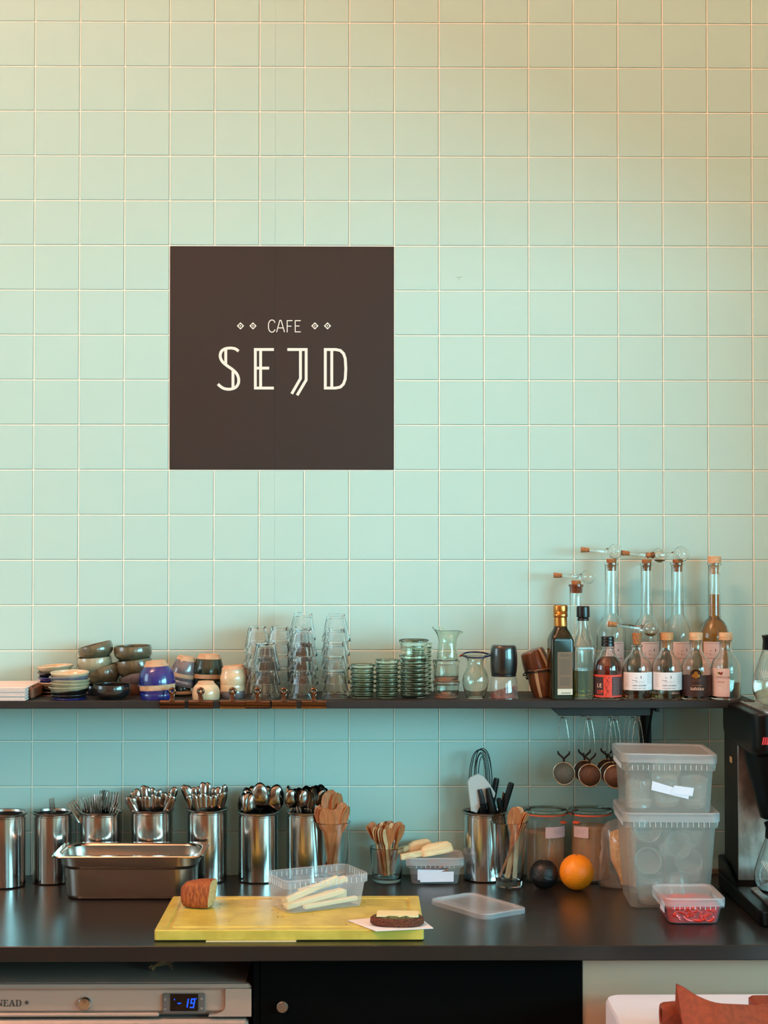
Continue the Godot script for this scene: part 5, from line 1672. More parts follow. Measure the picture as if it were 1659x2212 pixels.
func build_crockery() -> void:
	# stack of white paper towels
	var z := 0.15
	for k in 9:
		var s := Shape.new()
		var x1 := at(70 - (1 if k % 2 else 0), 1500, z).x
		s.box(Vector3(-1.02, 0, 0.045), Vector3(x1, 0.0026, 0.2215 - 0.001 * (k % 3)), 0.0011)
		var f := 0.0009 * k / 8.0
		s.bend(func(p: Vector3) -> Vector3: return p + Vector3(0, f * sin(p.x * 38.0), 0))
		solo("paper_towel", s, mat("towel paper", Color(0.90, 0.85, 0.83), 0.9), "white folded paper towel, %s from below in the pile at the shelf's left end" % ORDINALS[k], "paper towel", Vector3(0, SHELF + 0.0004 + 0.00298 * k, 0), "paper towels in the pile")
	var wr := Shape.new()
	wr.box(Vector3(at(71, 1500, z).x, 0, 0.06), Vector3(at(80, 1500, z).x, 0.026, 0.19), 0.004)
	solo("towel_wrapper", wr, mat("kraft wrapper", Color(0.52, 0.33, 0.24), 0.85), "torn brown wrapper at the right end of the paper towel pile", "wrapper", Vector3(0, SHELF + 0.0005, 0))
	var cream := glazed("cream glaze", Color(0.80, 0.70, 0.55), Color(0.88, 0.79, 0.66))
	var celadon := glazed("celadon glaze", Color(0.58, 0.56, 0.45), Color(0.70, 0.67, 0.55))
	var slate := glazed("slate glaze", Color(0.36, 0.38, 0.45), Color(0.52, 0.52, 0.54))
	var olive := glazed("olive glaze", Color(0.30, 0.27, 0.20), Color(0.46, 0.42, 0.32))
	var night := glazed("night glaze", Color(0.045, 0.055, 0.09), Color(0.12, 0.11, 0.12))
	var black := glazed("black glaze", Color(0.05, 0.045, 0.045), Color(0.11, 0.095, 0.09))
	var brown := glazed("brown glaze", Color(0.25, 0.15, 0.10), Color(0.40, 0.27, 0.19))
	var cobalt := glazed("cobalt glaze", Color(0.085, 0.115, 0.42), Color(0.13, 0.16, 0.50))
	var grey := glazed("grey glaze", Color(0.36, 0.34, 0.36), Color(0.47, 0.44, 0.46))
	var green := glazed("bottle green glaze", Color(0.06, 0.12, 0.08), Color(0.14, 0.20, 0.13))
	var clay := grain(mat("raw clay", Color.WHITE, 0.85), 0.03, Color(0.73, 0.59, 0.46), Color(0.81, 0.67, 0.54), Vector3(8, 8, 8))
	# flat bowls, front stack and back stack, bottom first
	z = 0.176
	var front := [["cobalt", cobalt, 1506, 37, 0.0, 0.010], ["dark blue", night, 1498, 40, 0.03, 0.016], ["black", black, 1489, 41, 0.10, 0.018], ["olive rimmed", celadon, 1481, 44, 0.02, 0.020], ["grey-green", celadon, 1473, 42, -0.02, 0.020], ["sage", celadon, 1466, 42, 0.0, 0.020], ["blue-grey", slate, 1459, 42.5, 0.04, 0.020], ["cream", cream, 1451, 41.5, 0.0, 0.020]]
	var nth := ["lowest", "second lowest", "third lowest", "fourth lowest", "fifth lowest", "sixth lowest", "second from the top", "topmost"]
	for k in 8:
		var f = front[k]
		pot("small_bowl", "%s small bowl, %s of the front stack left of the cups" % [f[0], nth[k]], "bowl", "front stack of small bowls", bowl_shape(mm(f[3], z), f[5], 0.55), f[1], Vector3(at(151 + (k % 3 - 1) * 1.5, 1500, z).x, at(151, f[2], z).y - f[5], z), f[4], 0.05 if k == 7 else 0.02)
	z = 0.066
	var back := [["brown", brown, 1505, 39, 0.0, 0.008], ["brown", brown, 1498, 40, 0.0, 0.012], ["tan", brown, 1491, 39, 0.0, 0.012], ["black", black, 1484, 37, 0.0, 0.012], ["buff", cream, 1472, 38, 0.0, 0.016], ["royal blue", cobalt, 1461, 38, 0.0, 0.016], ["dark brown", black, 1450, 39, 0.0, 0.016], ["pale cream", cream, 1437, 39.5, 0.05, 0.018]]
	for k in 8:
		var f = back[k]
		pot("small_bowl", "%s small bowl, %s of the back stack beside the paper towels" % [f[0], nth[k]], "bowl", "back stack of small bowls", bowl_shape(mm(f[3], z), f[5], 0.6), f[1], Vector3(at(119, 1500, z).x, at(119, f[2], z).y - f[5], z), f[4], 0.01)
	# rounder cups, two leaning stacks
	z = 0.07
	var cups := [
		["dark bowl at the foot of the left olive cup stack", night, 216, 1479, 36, 0.034, 0.0],
		["olive cup tilted, second lowest of the left olive stack", olive, 220, 1440, 36, 0.040, 0.28],
		["pale sage cup, second from the top of the left olive stack", celadon, 204, 1419, 37.5, 0.038, 0.06],
		["olive cup tipped to the left on top of the left olive stack", olive, 204, 1392, 38, 0.034, 0.25],
		["brown cup at the foot of the right olive cup stack", brown, 287, 1474, 34, 0.038, 0.0],
		["purple-grey tilted cup, second lowest of the right olive stack", grey, 290, 1452, 36, 0.034, 0.38],
		["olive cup, second from the top of the right olive stack", olive, 289, 1424, 39, 0.040, 0.12],
		["grey-brown cup on top of the right olive stack", olive, 287, 1395, 41, 0.034, 0.03]]
	for c in cups:
		var h: float = c[5]
		var p := at(c[2], c[3], z)
		pot("ceramic_cup", c[0], "cup", "stacked ceramic cups", cup_shape(mm(c[4], z), h), c[1], p - Vector3(-sin(c[6]) * h, cos(c[6]) * h, 0), c[6], 0.03)
	z = 0.176
	pot("dark_bowl", "dark blue metallic bowl standing alone before the olive cups", "bowl", "", cup_shape(mm(41, z), at(242, 1478, z).y - SHELF), glazed("gunmetal glaze", Color(0.035, 0.05, 0.075), Color(0.17, 0.14, 0.12), 4), Vector3(at(242, 1500, z).x, SHELF + 0.0003, z), 0.0, 0.03)
	# two-tone cups standing upside down
	var mugs := [
		["cobalt blue cup upside down with clay bands, upper of its pair", cobalt, 341, 1427, 1496, 22, 39, 0.178, 0.06, true],
		["cobalt blue cup upside down, under the other blue cup", cobalt, 340, 1446, 1513, 21, 38, 0.178, 0.05, false],
		["grey-violet cup upside down and tilted, upper of the leaning pair", grey, 394, 1417, 1467, 18, 28, 0.10, -0.20, true],
		["blue-grey cup upside down, lower of the leaning pair", slate, 392, 1431, 1481, 18, 27.5, 0.10, -0.20, false],
		["dark green cup upside down beneath the leaning grey-violet pair", green, 388, 1462, 1513, 18, 28, 0.10, 0.0, true],
		["bottle green cup upside down with clay foot and band", green, 450, 1413, 1470, 22, 33, 0.10, -0.03, true],
		["dark green cup upside down, under the bottle green one", green, 450, 1428, 1484, 21, 32, 0.10, -0.03, false],
		["brown cup upside down at the foot of the green stack", brown, 450, 1452, 1513, 21, 32, 0.10, 0.0, true],
		["small cream speckled cup upside down alone behind the second clip", cream, 445, 1471, 1513, 17, 30, 0.185, 0.0, false],
		["cream cup upside down on top of its stack before the tumblers", cream, 503, 1438, 1479, 20, 27.5, 0.15, 0.0, false],
		["cream cup upside down in the middle of its stack", cream, 503, 1457, 1497, 20, 27, 0.15, 0.02, false],
		["grey-based cup upside down at the foot of the cream stack", grey, 503, 1472, 1513, 20, 27, 0.15, 0.0, false],
		["peach cup upside down on top, hidden behind the cream stack", clay, 516, 1436, 1484, 14, 24, 0.06, 0.0, false],
		["peach cup upside down below, hidden behind the cream stack", clay, 516, 1462, 1511, 14, 24, 0.06, 0.0, false]]
	for m in mugs:
		var zz: float = m[7]
		var a := at(m[2], m[3], zz)
		var b := at(m[2], m[4], zz)
		var low := maxf(b.y, SHELF + 0.0003)
		var h := a.y - low
		var rf := mm(m[5], zz)
		var r := mm(m[6], zz)
		var t := thing("upturned_cup", m[0], "cup", Vector3(a.x, low, zz), "cups standing upside down")
		var outer := smooth([Vector2(r * 0.955, 0.0), Vector2(r * 0.985, h * 0.12), Vector2(r, h * 0.28), Vector2(r * 0.985, h * 0.45), Vector2(r * 0.89, h * 0.68), Vector2(rf * 1.22, h * 0.84), Vector2(rf * 1.08, h * 0.93), Vector2(rf, h)], 4)
		if m[0].contains("under the other") or m[0].begins_with("blue-grey") or m[0].contains("beneath") or m[0].contains("under the bottle") or m[0].contains("foot of the green"):
			for i in outer.size():
				if outer[i].y > h * 0.2: outer[i].x = maxf(outer[i].x - 0.0035, 0.002)
		var cut := func(y0: float, y1: float, out: float) -> Array:
			var o := []
			var N := 60
			for i in N + 1:
				var y := h * lerpf(y0, y1, float(i) / N)
				for j in outer.size() - 1:
					if y >= outer[j].y - 1e-7 and y <= outer[j + 1].y + 1e-7:
						var k: float = (y - outer[j].y) / maxf(1e-9, outer[j + 1].y - outer[j].y)
						o.append(Vector2(lerpf(outer[j].x, outer[j + 1].x, k) + out, y))
						break
			var thin := []
			for i in o.size():
				if i % 5 == 0 or i == o.size() - 1: thin.append(o[i])
			return thin
		var s := Shape.new()
		if m[9]:
			s.lathe(cut.call(0.0, 0.10, 0.0), 44)
			s.lathe(cut.call(0.27, 0.83, 0.0), 44)
			part("glaze", s, m[1], t, 50)
			s = Shape.new()
			s.lathe(cut.call(0.10, 0.27, -0.0007), 44)
			part("clay_band", s, clay, t, 50)
		else:
			s.lathe(cut.call(0.0, 0.83, 0.0), 44)
			part("glaze", s, m[1], t, 50)
		s = Shape.new()
		var foot: Array = cut.call(0.83, 1.0, -0.0006)
		foot.append(Vector2(foot[-1].x * 0.9, h * 1.003)); foot.append(Vector2(foot[-1].x * 0.95, h * 0.985)); foot.append(Vector2(0.0004, h * 0.985))
		s.lathe(foot, 44)
		part("clay_foot", s, clay, t, 40)
		t.rotation.z = m[8]
	# two brown ribbed pots lashed with twine, at the right of the grinder
	z = 0.13
	var wood := grain(mat("brown pot glaze", Color.WHITE, 0.28), 0.02, Color(0.30, 0.17, 0.10), Color(0.50, 0.31, 0.18), Vector3(14, 2, 14))
	var stripe := mat("pot stripe", Color(0.74, 0.65, 0.52), 0.6)
	for k in 2:
		var t := thing("brown_pot", ["brown glazed pot with pale stripe leaning upside down on the other", "brown glazed pot with pale stripe and twine standing on the shelf"][k], "pot")
		var r := mm([31.0, 33.0][k], z)
		var h := mm([56.0, 62.0][k], z)
		var s := Shape.new()
		var side := smooth([Vector2(r * 0.72, 0.0), Vector2(r * 0.84, h * 0.08), Vector2(r * 0.97, h * 0.5), Vector2(r, h * 0.98)], 4)
		s.lathe([Vector2(0.0004, 0.001)] + side + smooth([Vector2(r * 0.97, h), Vector2(r * 0.93, h * 0.97), Vector2(r * 0.88, h * 0.4), Vector2(0.0004, h * 0.1)], 4), 40)
		part("body", s, wood, t, 50)
		s = Shape.new()
		var a0: float = [-0.75, -0.62][k]
		for i in range(2, side.size() - 1):
			var p: Vector2 = side[i]
			var n: Vector2 = side[i + 1]
			for j in 3:
				var g := a0 + 0.075 * j
				s.quad(Vector3(sin(g) * (p.x + 0.0008), p.y, cos(g) * (p.x + 0.0008)), Vector3(sin(g + 0.075) * (p.x + 0.0008), p.y, cos(g + 0.075) * (p.x + 0.0008)), Vector3(sin(g + 0.075) * (n.x + 0.0008), n.y, cos(g + 0.075) * (n.x + 0.0008)), Vector3(sin(g) * (n.x + 0.0008), n.y, cos(g) * (n.x + 0.0008)))
		part("stripe", s, stripe, t)
		s = Shape.new()
		var tw := mat("dark twine", Color(0.10, 0.07, 0.05), 0.8)
		for i in 2:
			var path := []
			for j in 40: path.append(Vector3(cos(TAU * j / 40) * (r + 0.001), h * (0.96 - 0.035 * i) + 0.0008 * sin(j * 2.2 + i), sin(TAU * j / 40) * (r + 0.001)))
			s.tube(path, 0.0009, 5, false, true)
		s.tube(smooth([Vector3(-r, h * 0.95, 0.004), Vector3(-r - 0.006, h * 0.92, 0.006), Vector3(-r - 0.009, h * 0.86, 0.005), Vector3(-r - 0.003, h * 0.84, 0.006), Vector3(-r - 0.002, h * 0.92, 0.006)], 4), 0.0012, 6)
		part("twine", s, tw, t, 60)
		if k == 0:
			t.rotation.z = PI + 0.36
			t.position = at(1148, 1405, z - 0.012)
		else:
			t.position = Vector3(at(1180, 1513, z).x, SHELF + 0.0003, z)
			t.rotation = Vector3(0.0, 0.0, 0.16)

func build_clips() -> void:
	var copper := mat("copper brown metal", Color(0.46, 0.36, 0.30), 0.20, 1.0)
	var brass := mat("brass lip", Color(0.88, 0.70, 0.36), 0.25, 1.0)
	var proto: Node3D = null
	var where := ["under the blue cups", "before the small cream cup", "before the cream cup stack", "at the leftmost tumblers", "between the tumbler stacks", "before the tallest tumbler stacks"]
	for k in 6:
		var x: float = [372.0, 433.5, 502.5, 556.5, 613.5, 678.0][k]
		var p := Vector3(at(x, 1515, 0.226).x, SHELF - 0.0055, 0.2225)
		var label: String = "%s bulldog clip gripping the shelf edge %s" % ["copper-brown" if k in [0, 1, 3] else "brass-lipped copper", where[k]]
		if proto == null:
			proto = thing("bulldog_clip", label, "clip", p, "bulldog clips along the shelf edge")
			var s := Shape.new()
			s.slab(PackedVector2Array([Vector2(0.0, -0.0085), Vector2(0.003, -0.0085), Vector2(0.0042, -0.006), Vector2(0.0042, -0.003), Vector2(0.0062, -0.001), Vector2(0.0072, 0.003), Vector2(0.0060, 0.0062), Vector2(0.003, 0.0078), Vector2(0.0, 0.0080)]), 0, 0.052, 0.0012)
			s.move(Transform3D(Basis(Vector3(0, 0, 1), Vector3.UP, Vector3(-1, 0, 0)), Vector3(0.026, 0, 0)))
			part("jaw", s, copper, proto, 45)
			s = Shape.new()
			s.box(Vector3(-0.026, -0.0102, 0.0005), Vector3(0.026, -0.0078, 0.0048), 0.001)
			part("lip", s, copper, proto)
			s = Shape.new()
			var ring := []
			for i in 20: ring.append(Vector3(cos(TAU * i / 20) * 0.0052, 0.0262 + sin(TAU * i / 20) * 0.0052, 0.0035))
			s.tube(ring, 0.0032, 8, false, true)
			s.rings([PackedVector3Array([Vector3(-0.0065, 0.006, 0.006), Vector3(-0.0045, 0.006, 0.0085), Vector3(0.0045, 0.006, 0.0085), Vector3(0.0065, 0.006, 0.006), Vector3(0.0045, 0.006, 0.004), Vector3(-0.0045, 0.006, 0.004)]),
				PackedVector3Array([Vector3(-0.0046, 0.014, 0.0045), Vector3(-0.0034, 0.014, 0.0068), Vector3(0.0034, 0.014, 0.0068), Vector3(0.0046, 0.014, 0.0045), Vector3(0.0034, 0.014, 0.0028), Vector3(-0.0034, 0.014, 0.0028)]),
				PackedVector3Array([Vector3(-0.0062, 0.0225, 0.0035), Vector3(-0.0046, 0.0225, 0.0058), Vector3(0.0046, 0.0225, 0.0058), Vector3(0.0062, 0.0225, 0.0035), Vector3(0.0046, 0.0225, 0.0016), Vector3(-0.0046, 0.0225, 0.0016)])], true, true)
			part("handle", s, copper, proto, 60)
		else:
			var c := copy(proto, "bulldog_clip", label, p)
			if k in [2, 4, 5]: c.get_node("lip").material_override = brass
			else: c.get_node("lip").material_override = copper

# ---------------------------------------------------------------- glass on the shelf
func build_glassware() -> void:
	var clear := liquid("tumbler glass", Color(0.985, 0.99, 0.99), 0.038)
	var proto := thing("tumbler", "", "glass", Vector3.ZERO, "stacked clear tumblers")
	var s := Shape.new()
	s.lathe([Vector2(0.0004, 0.049), Vector2(0.0165, 0.0495), Vector2(0.0185, 0.046), Vector2(0.0255, 0.018), Vector2(0.0296, 0.0006), Vector2(0.0304, 0.0), Vector2(0.0312, 0.0), Vector2(0.0318, 0.0008), Vector2(0.0312, 0.002), Vector2(0.0295, 0.012)], 20)
	s.lathe([Vector2(0.0295, 0.012), Vector2(0.0275, 0.018), Vector2(0.0208, 0.052), Vector2(0.0196, 0.0565), Vector2(0.0180, 0.058), Vector2(0.0004, 0.0572)], 20, Vector3.ZERO, 0.055, 0.054)
	part("glass_body", s, clear, proto, 24)
	var stacks := [["left back", 556, 0.075, 4, 0.0], ["left front", 574, 0.170, 3, 0.0], ["second back", 604, 0.075, 4, 0.0], ["tall front middle", 655, 0.165, 4, 0.0], ["tall back middle", 650, 0.07, 5, 0.0], ["tall right", 725, 0.145, 5, 0.0]]
	var nth := ["lowest", "second lowest", "third lowest", "fourth lowest", "topmost"]
	var first := true
	for q in stacks:
		for k in q[3]:
			var z: float = q[2]
			var p := Vector3(at(q[1], 1500, z).x + rng.randf_range(-0.0012, 0.0012), SHELF + 0.0003 + 0.0297 * k, z)
			var label := "clear fluted tumbler upside down, %s of the %s stack" % ["topmost" if k == q[3] - 1 else nth[k], q[0]]
			var c: Node3D = proto
			if first:
				c.position = p
				c.set_meta("label", label)
			else:
				c = copy(proto, "tumbler", label, p)
			first = false
			c.rotation = Vector3(0, rng.randf() * 0.3, rng.randf_range(-0.012, 0.012) - (0.02 * k if q[0] == "tall back middle" else 0.0))
	# green glass dishes in stacks
	var gg := liquid("green dish glass", Color(0.945, 0.985, 0.94), 0.04)
	var dish := thing("glass_dish", "", "dish", Vector3.ZERO, "stacked green glass dishes")
	var r := 0.0262
	s = Shape.new()
	s.lathe(smooth([Vector2(0.0004, 0.001), Vector2(r * 0.68, 0.0006), Vector2(r * 0.82, 0.002), Vector2(r * 0.90, 0.0085), Vector2(r * 0.97, 0.0100), Vector2(r, 0.0118), Vector2(r * 0.985, 0.0138), Vector2(r * 0.93, 0.0145), Vector2(r * 0.87, 0.0128), Vector2(r * 0.80, 0.005), Vector2(0.0004, 0.003)], 3), 36)
	part("glass_body", s, gg, dish, 60)
	first = true
	var ds := [["stack beside the tumblers", 783, 0.165, 7, 1.0], ["stack left of the flared jar", 836, 0.165, 8, 1.0], ["stack under the flared jar", 893, 0.160, 9, 1.18], ["rear stack behind the flared jar", 909, 0.07, 11, 1.0]]
	for q in ds:
		for k in q[3]:
			var z: float = q[2]
			var p := Vector3(at(q[1], 1500, z).x + rng.randf_range(-0.0006, 0.0006), SHELF + 0.0003 + 0.0096 * k, z)
			var label := "green ribbed glass dish, %s from below in the %s" % [ORDINALS[k], q[0]]
			var c: Node3D = dish
			if first:
				c.position = p
				c.set_meta("label", label)
			else:
				c = copy(dish, "glass_dish", label, p)
			first = false
			c.scale = Vector3(q[4], 1.0, q[4])
	# deeper dishes that crown the first two stacks
	for q in [[783, 0.10, 1437, "first"], [836, 0.10, 1430, "second"]]:
		var z: float = q[1]
		var y0 := SHELF + 0.0003
		s = Shape.new()
		var h := at(q[0], q[2], z).y - y0
		s.lathe(smooth([Vector2(0.0004, 0.001), Vector2(0.019, 0.0006), Vector2(0.022, 0.004), Vector2(0.0235, h * 0.7), Vector2(0.0245, h - 0.004), Vector2(0.0265, h - 0.002), Vector2(0.0258, h), Vector2(0.0235, h - 0.001), Vector2(0.0215, h * 0.6), Vector2(0.0004, 0.006)], 3), 36)
		solo("green_glass_pot", s, gg, "tall green glass pot standing behind the %s dish stack" % q[3], "pot", Vector3(at(q[0], 1500, z).x, y0, z), "", 60)
	var zz := 0.160
	var base := SHELF + 0.0003 + 0.0096 * 9 - 0.008
	var pale := liquid("pale green glass", Color(0.955, 0.985, 0.955), 0.05)
	s = Shape.new()
	s.lathe(smooth(prof(894, zz, base, [[0.4, 1440], [22, 1440], [25, 1436], [27.5, 1425], [28.5, 1400], [28.5, 1393], [32, 1388], [32.5, 1384], [31, 1381], [28, 1384], [26, 1392], [25.5, 1420], [22, 1434], [0.4, 1436]]), 3), 40)
	solo("flared_jar", s, pale, "pale green glass jar with flared rim on top of the third dish stack", "jar", Vector3(at(894, 1500, zz).x, base, zz), "", 60)
	# two straight jars, one in the other, and the wavy carafe on them
	zz = 0.155
	var jar := liquid("preserve glass", Color(0.97, 0.985, 0.965), 0.05)
	for k in 2:
		var yb := SHELF + 0.0003 if k == 0 else at(963, 1474, zz).y
		s = Shape.new()
		var h: float = (at(963, 1474, zz).y - SHELF + 0.003) if k == 0 else at(963, 1425, zz).y - yb
		var t := thing("straight_jar", ["lower straight glass jar standing on the shelf under the carafe", "upper straight glass jar carrying the wavy carafe"][k], "jar", Vector3(at(964, 1500, zz).x, yb, zz))
		s.lathe(smooth([Vector2(0.0004, 0.001), Vector2(0.023, 0.001), Vector2(0.0255, 0.004), Vector2(0.027, h * 0.72), Vector2(0.0265, h * 0.78), Vector2(0.0285, h * 0.86), Vector2(0.0288, h * 0.97), Vector2(0.027, h), Vector2(0.0255, h * 0.96), Vector2(0.0245, h * 0.7), Vector2(0.022, 0.006), Vector2(0.0004, 0.0045)], 3), 40)
		part("glass_body", s, jar, t, 60)
		s = Shape.new()
		s.lathe([Vector2(0.0004, 0.0006), Vector2(0.0225, 0.0006), Vector2(0.0235, 0.0025), Vector2(0.012, 0.0042), Vector2(0.011, 0.012 if k == 0 else 0.007), Vector2(0.0004, 0.013 if k == 0 else 0.008)], 30)
		part("salt", s, mat("pink salt", Color(0.78, 0.56, 0.46), 0.9), t)
	var cy := at(965, 1427, zz).y
	s = Shape.new()
	s.lathe(shell(smooth(prof(967, zz, cy, [[0.4, 1426], [20, 1426], [23, 1422], [22.5, 1412], [20.5, 1398], [19.5, 1388], [21, 1378], [26, 1368], [33.5, 1361]]), 4), 0.0016), 48)
	s.bend(func(p: Vector3) -> Vector3:
		var k := clampf((p.y - 0.045) / 0.022, 0, 1)
		return p + Vector3(0, k * (-0.18 * p.x + 0.0035 * sin(atan2(p.z, p.x) * 2.0)), 0))
	solo("wavy_carafe", s, pale, "small clear carafe with a wavy flared lip on top of the straight jars", "carafe", Vector3(at(967, 1500, zz).x, cy, zz), "", 60)
	# carafe with a blue rim
	zz = 0.165
	var t := thing("blue_rim_carafe", "round clear glass carafe with dark blue rim and amber spout", "carafe", Vector3(at(1027, 1513, zz).x, SHELF + 0.0003, zz))
	s = Shape.new()
	s.lathe(shell(smooth(prof(1027, zz, SHELF, [[0.4, 1512], [17, 1513], [18.5, 1511], [24, 1494], [28.5, 1474], [26, 1456], [19, 1440], [17, 1430], [19, 1423], [27, 1415]]), 5), 0.0017), 44)
	part("glass_body", s, jar, t, 60)
	s = Shape.new()
	var ring := []
	var ry := at(1027, 1415, zz).y - SHELF
	for i in 36: ring.append(Vector3(cos(TAU * i / 36) * 0.0275 * (1.1 if i > 33 or i < 3 else 1.0), ry - 0.16 * sin(TAU * i / 36) * 0.027, sin(TAU * i / 36) * 0.027))
	s.tube(ring, 0.0017, 8, false, true)
	part("blue_rim", s, mat("blue rim glass", Color(0.05, 0.05, 0.22), 0.15), t, 60)
	s = Shape.new()
	s.tube([Vector3(-0.026, ry, 0.002), Vector3(-0.030, ry - 0.0005, 0.003), Vector3(-0.0345, ry - 0.003, 0.004)], [0.003, 0.0028, 0.0012], 8)
	part("spout_tip", s, mat("amber tip", Color(0.48, 0.22, 0.09), 0.2), t, 60)
	# spice grinder standing on its head
	zz = 0.165
	t = thing("spice_grinder", "spice grinder with black ceramic head over a glass of chilli flakes", "grinder", Vector3(at(1088, 1513, zz).x, SHELF + 0.0003, zz))
	s = Shape.new()
	s.lathe(smooth(prof(1088, zz, SHELF, [[26, 1456], [28, 1452], [29.5, 1430], [28.5, 1405], [26.5, 1396], [24, 1393.5], [22, 1393], [0.4, 1393]]), 4), 48)
	part("ceramic_head", s, coated("black ceramic", Color(0.035, 0.034, 0.036), 0.35), t, 50)
	s = Shape.new()
	s.lathe(prof(1088, zz, SHELF, [[26.5, 1461], [27, 1459], [27, 1456], [25, 1455]]), 44)
	part("collar", s, mat("collar steel", Color(0.25, 0.24, 0.24), 0.3, 0.9), t)
	s = Shape.new()
	s.lathe(shell(smooth(prof(1088, zz, SHELF, [[0.4, 1512], [30.5, 1513], [32, 1510], [31.5, 1490], [29.5, 1470], [26.5, 1460]]), 4), 0.0018), 44)
	part("glass_body", s, glass("grinder glass", Color(0.9, 0.94, 0.9), 0.04), t, 60)
	s = Shape.new()
	for i in 900:
		var a := rng.randf() * TAU
		var rr := 0.0285 * sqrt(rng.randf())
		var x := cos(a) * rr
		var top := 0.006 + clampf((x + 0.030) / 0.06, 0, 1) * 0.020
		var p := Vector3(x, 0.002 + rng.randf() * top, sin(a) * rr)
		var from := s.v.size()
		var w := rng.randf_range(0.0010, 0.0022)
		s.quad(Vector3(-w, 0, -w * 0.6), Vector3(-w, 0.0004, w * 0.6), Vector3(w, 0, w * 0.7), Vector3(w * 0.7, 0.0005, -w))
		s.move(Transform3D(Basis.from_euler(Vector3(rng.randf() * 3, rng.randf() * 6, rng.randf() * 3)), p), from)
	s.lathe([Vector2(0.0004, 0.0012), Vector2(0.027, 0.0012), Vector2(0.027, 0.007), Vector2(0.0004, 0.010)], 24)
	part("chilli_flakes", s, grain(mat("chilli", Color.WHITE, 0.7), 0.3, Color(0.36, 0.08, 0.05), Color(0.74, 0.28, 0.17), Vector3(30, 30, 30)), t, 20).set_meta("kind", "stuff")

# ---------------------------------------------------------------- bottles
func inside(p: Array, level: float, gap := 0.0022) -> Array:
	var o := []
	for i in p.size():
		var q: Vector2 = p[i]
		if q.y > level:
			var a: Vector2 = p[i - 1]
			var k := (level - a.y) / maxf(1e-6, q.y - a.y)
			o.append(Vector2(maxf(0.0004, lerpf(a.x, q.x, k) - gap), level))
			break
		o.append(Vector2(maxf(0.0004, q.x - gap), maxf(q.y, 0.0036)))
	o.append(Vector2(0.0004, o[-1].y))
	return o

func bottle(called: String, label: String, x: float, z: float, p: Array, g: Material, liq: Material = null, level := 0.0) -> Array:
	var t := thing(called, label, "bottle", Vector3(at(x, 1513, z).x, SHELF + 0.0003, z))
	var pr := prof(x, z, SHELF, p)
	var s := Shape.new()
	s.lathe(shell(pr, 0.0018), 44)
	part("glass_body", s, g, t, 50)
	if liq:
		s = Shape.new()
		s.lathe(inside(pr, at(x, level, z).y - SHELF), 44)
		part("liquid", s, liq, t, 50)
	return [t, pr]

func girth(pr: Array, y: float) -> float:
	var best := 0.0
	for i in pr.size() - 1:
		if (pr[i].y - y) * (pr[i + 1].y - y) <= 0.0: best = maxf(best, maxf(pr[i].x, pr[i + 1].x))
	return best

func label_on(t: Node3D, r: float, a0: float, a1: float, y0: float, y1: float, m: Material, called := "label") -> MeshInstance3D:
	var s := Shape.new()
	girdle(s, r + 0.0004, a0, a1, y0, y1, 18)
	return part(called, s, m, t)

func print_on(under: Node3D, s: Shape, r: float, a: float, y: float, m: Material, called := "print") -> void:
	s.move(Transform3D(Basis(), Vector3(a * r, y, 0)))
	s.bend(round_to(r + 0.0006))
	part(called, s, m, under)

func fine_print(s: Shape, x: float, y: float, w: float, rows: int, pitch: float, h := 0.0005) -> void:
	for i in rows:
		var k := 0.0
		while k < w:
			var l := rng.randf_range(0.0012, 0.0035)
			s.box(Vector3(x + k, y - i * pitch, 0), Vector3(x + minf(k + l, w), y - i * pitch + h, 0.0001))
			k += l + 0.0008

func tree_print(s: Shape, x: float, y: float, k: float) -> void:
	# a fir above a ploughed field with a row of houses
	for i in 4:
		var w := 0.0016 * k * (1.0 - i * 0.2)
		s.slab(PackedVector2Array([Vector2(x + 0.006 * k - w, y + i * 0.0013 * k), Vector2(x + 0.006 * k + w, y + i * 0.0013 * k), Vector2(x + 0.006 * k, y + (i * 0.0013 + 0.0019) * k)]), 0, 0.0001)
	s.box(Vector3(x - 0.013 * k, y - 0.0004, 0), Vector3(x + 0.012 * k, y, 0.0001))
	for i in 3: s.box(Vector3(x + (-0.006 + 0.0017 * i) * k, y, 0), Vector3(x + (-0.005 + 0.0017 * i) * k, y + 0.0012 * k, 0.0001))
	s.stroke([Vector2(x - 0.013 * k, y - 0.0045 * k), Vector2(x - 0.004 * k, y - 0.0052 * k), Vector2(x + 0.014 * k, y - 0.0064 * k)], 0.0009 * k, 0, 0.0001)
	for i in 6: s.stroke([Vector2(x + (-0.003 + 0.002 * i) * k, y - 0.0062 * k), Vector2(x + (-0.013 + 0.005 * i) * k, y - 0.0105 * k)], 0.0003, 0, 0.0001)

func cork_at(t: Node3D, x: float, z: float, p: Array, m: Material, called := "cork") -> void:
	var s := Shape.new()
	var pr := []
	for q in p: pr.append(Vector2(mm(q[0], z), at(x, q[1], z).y - t.position.y))
	s.lathe(pr, 28)
	part(called, s, m, t)

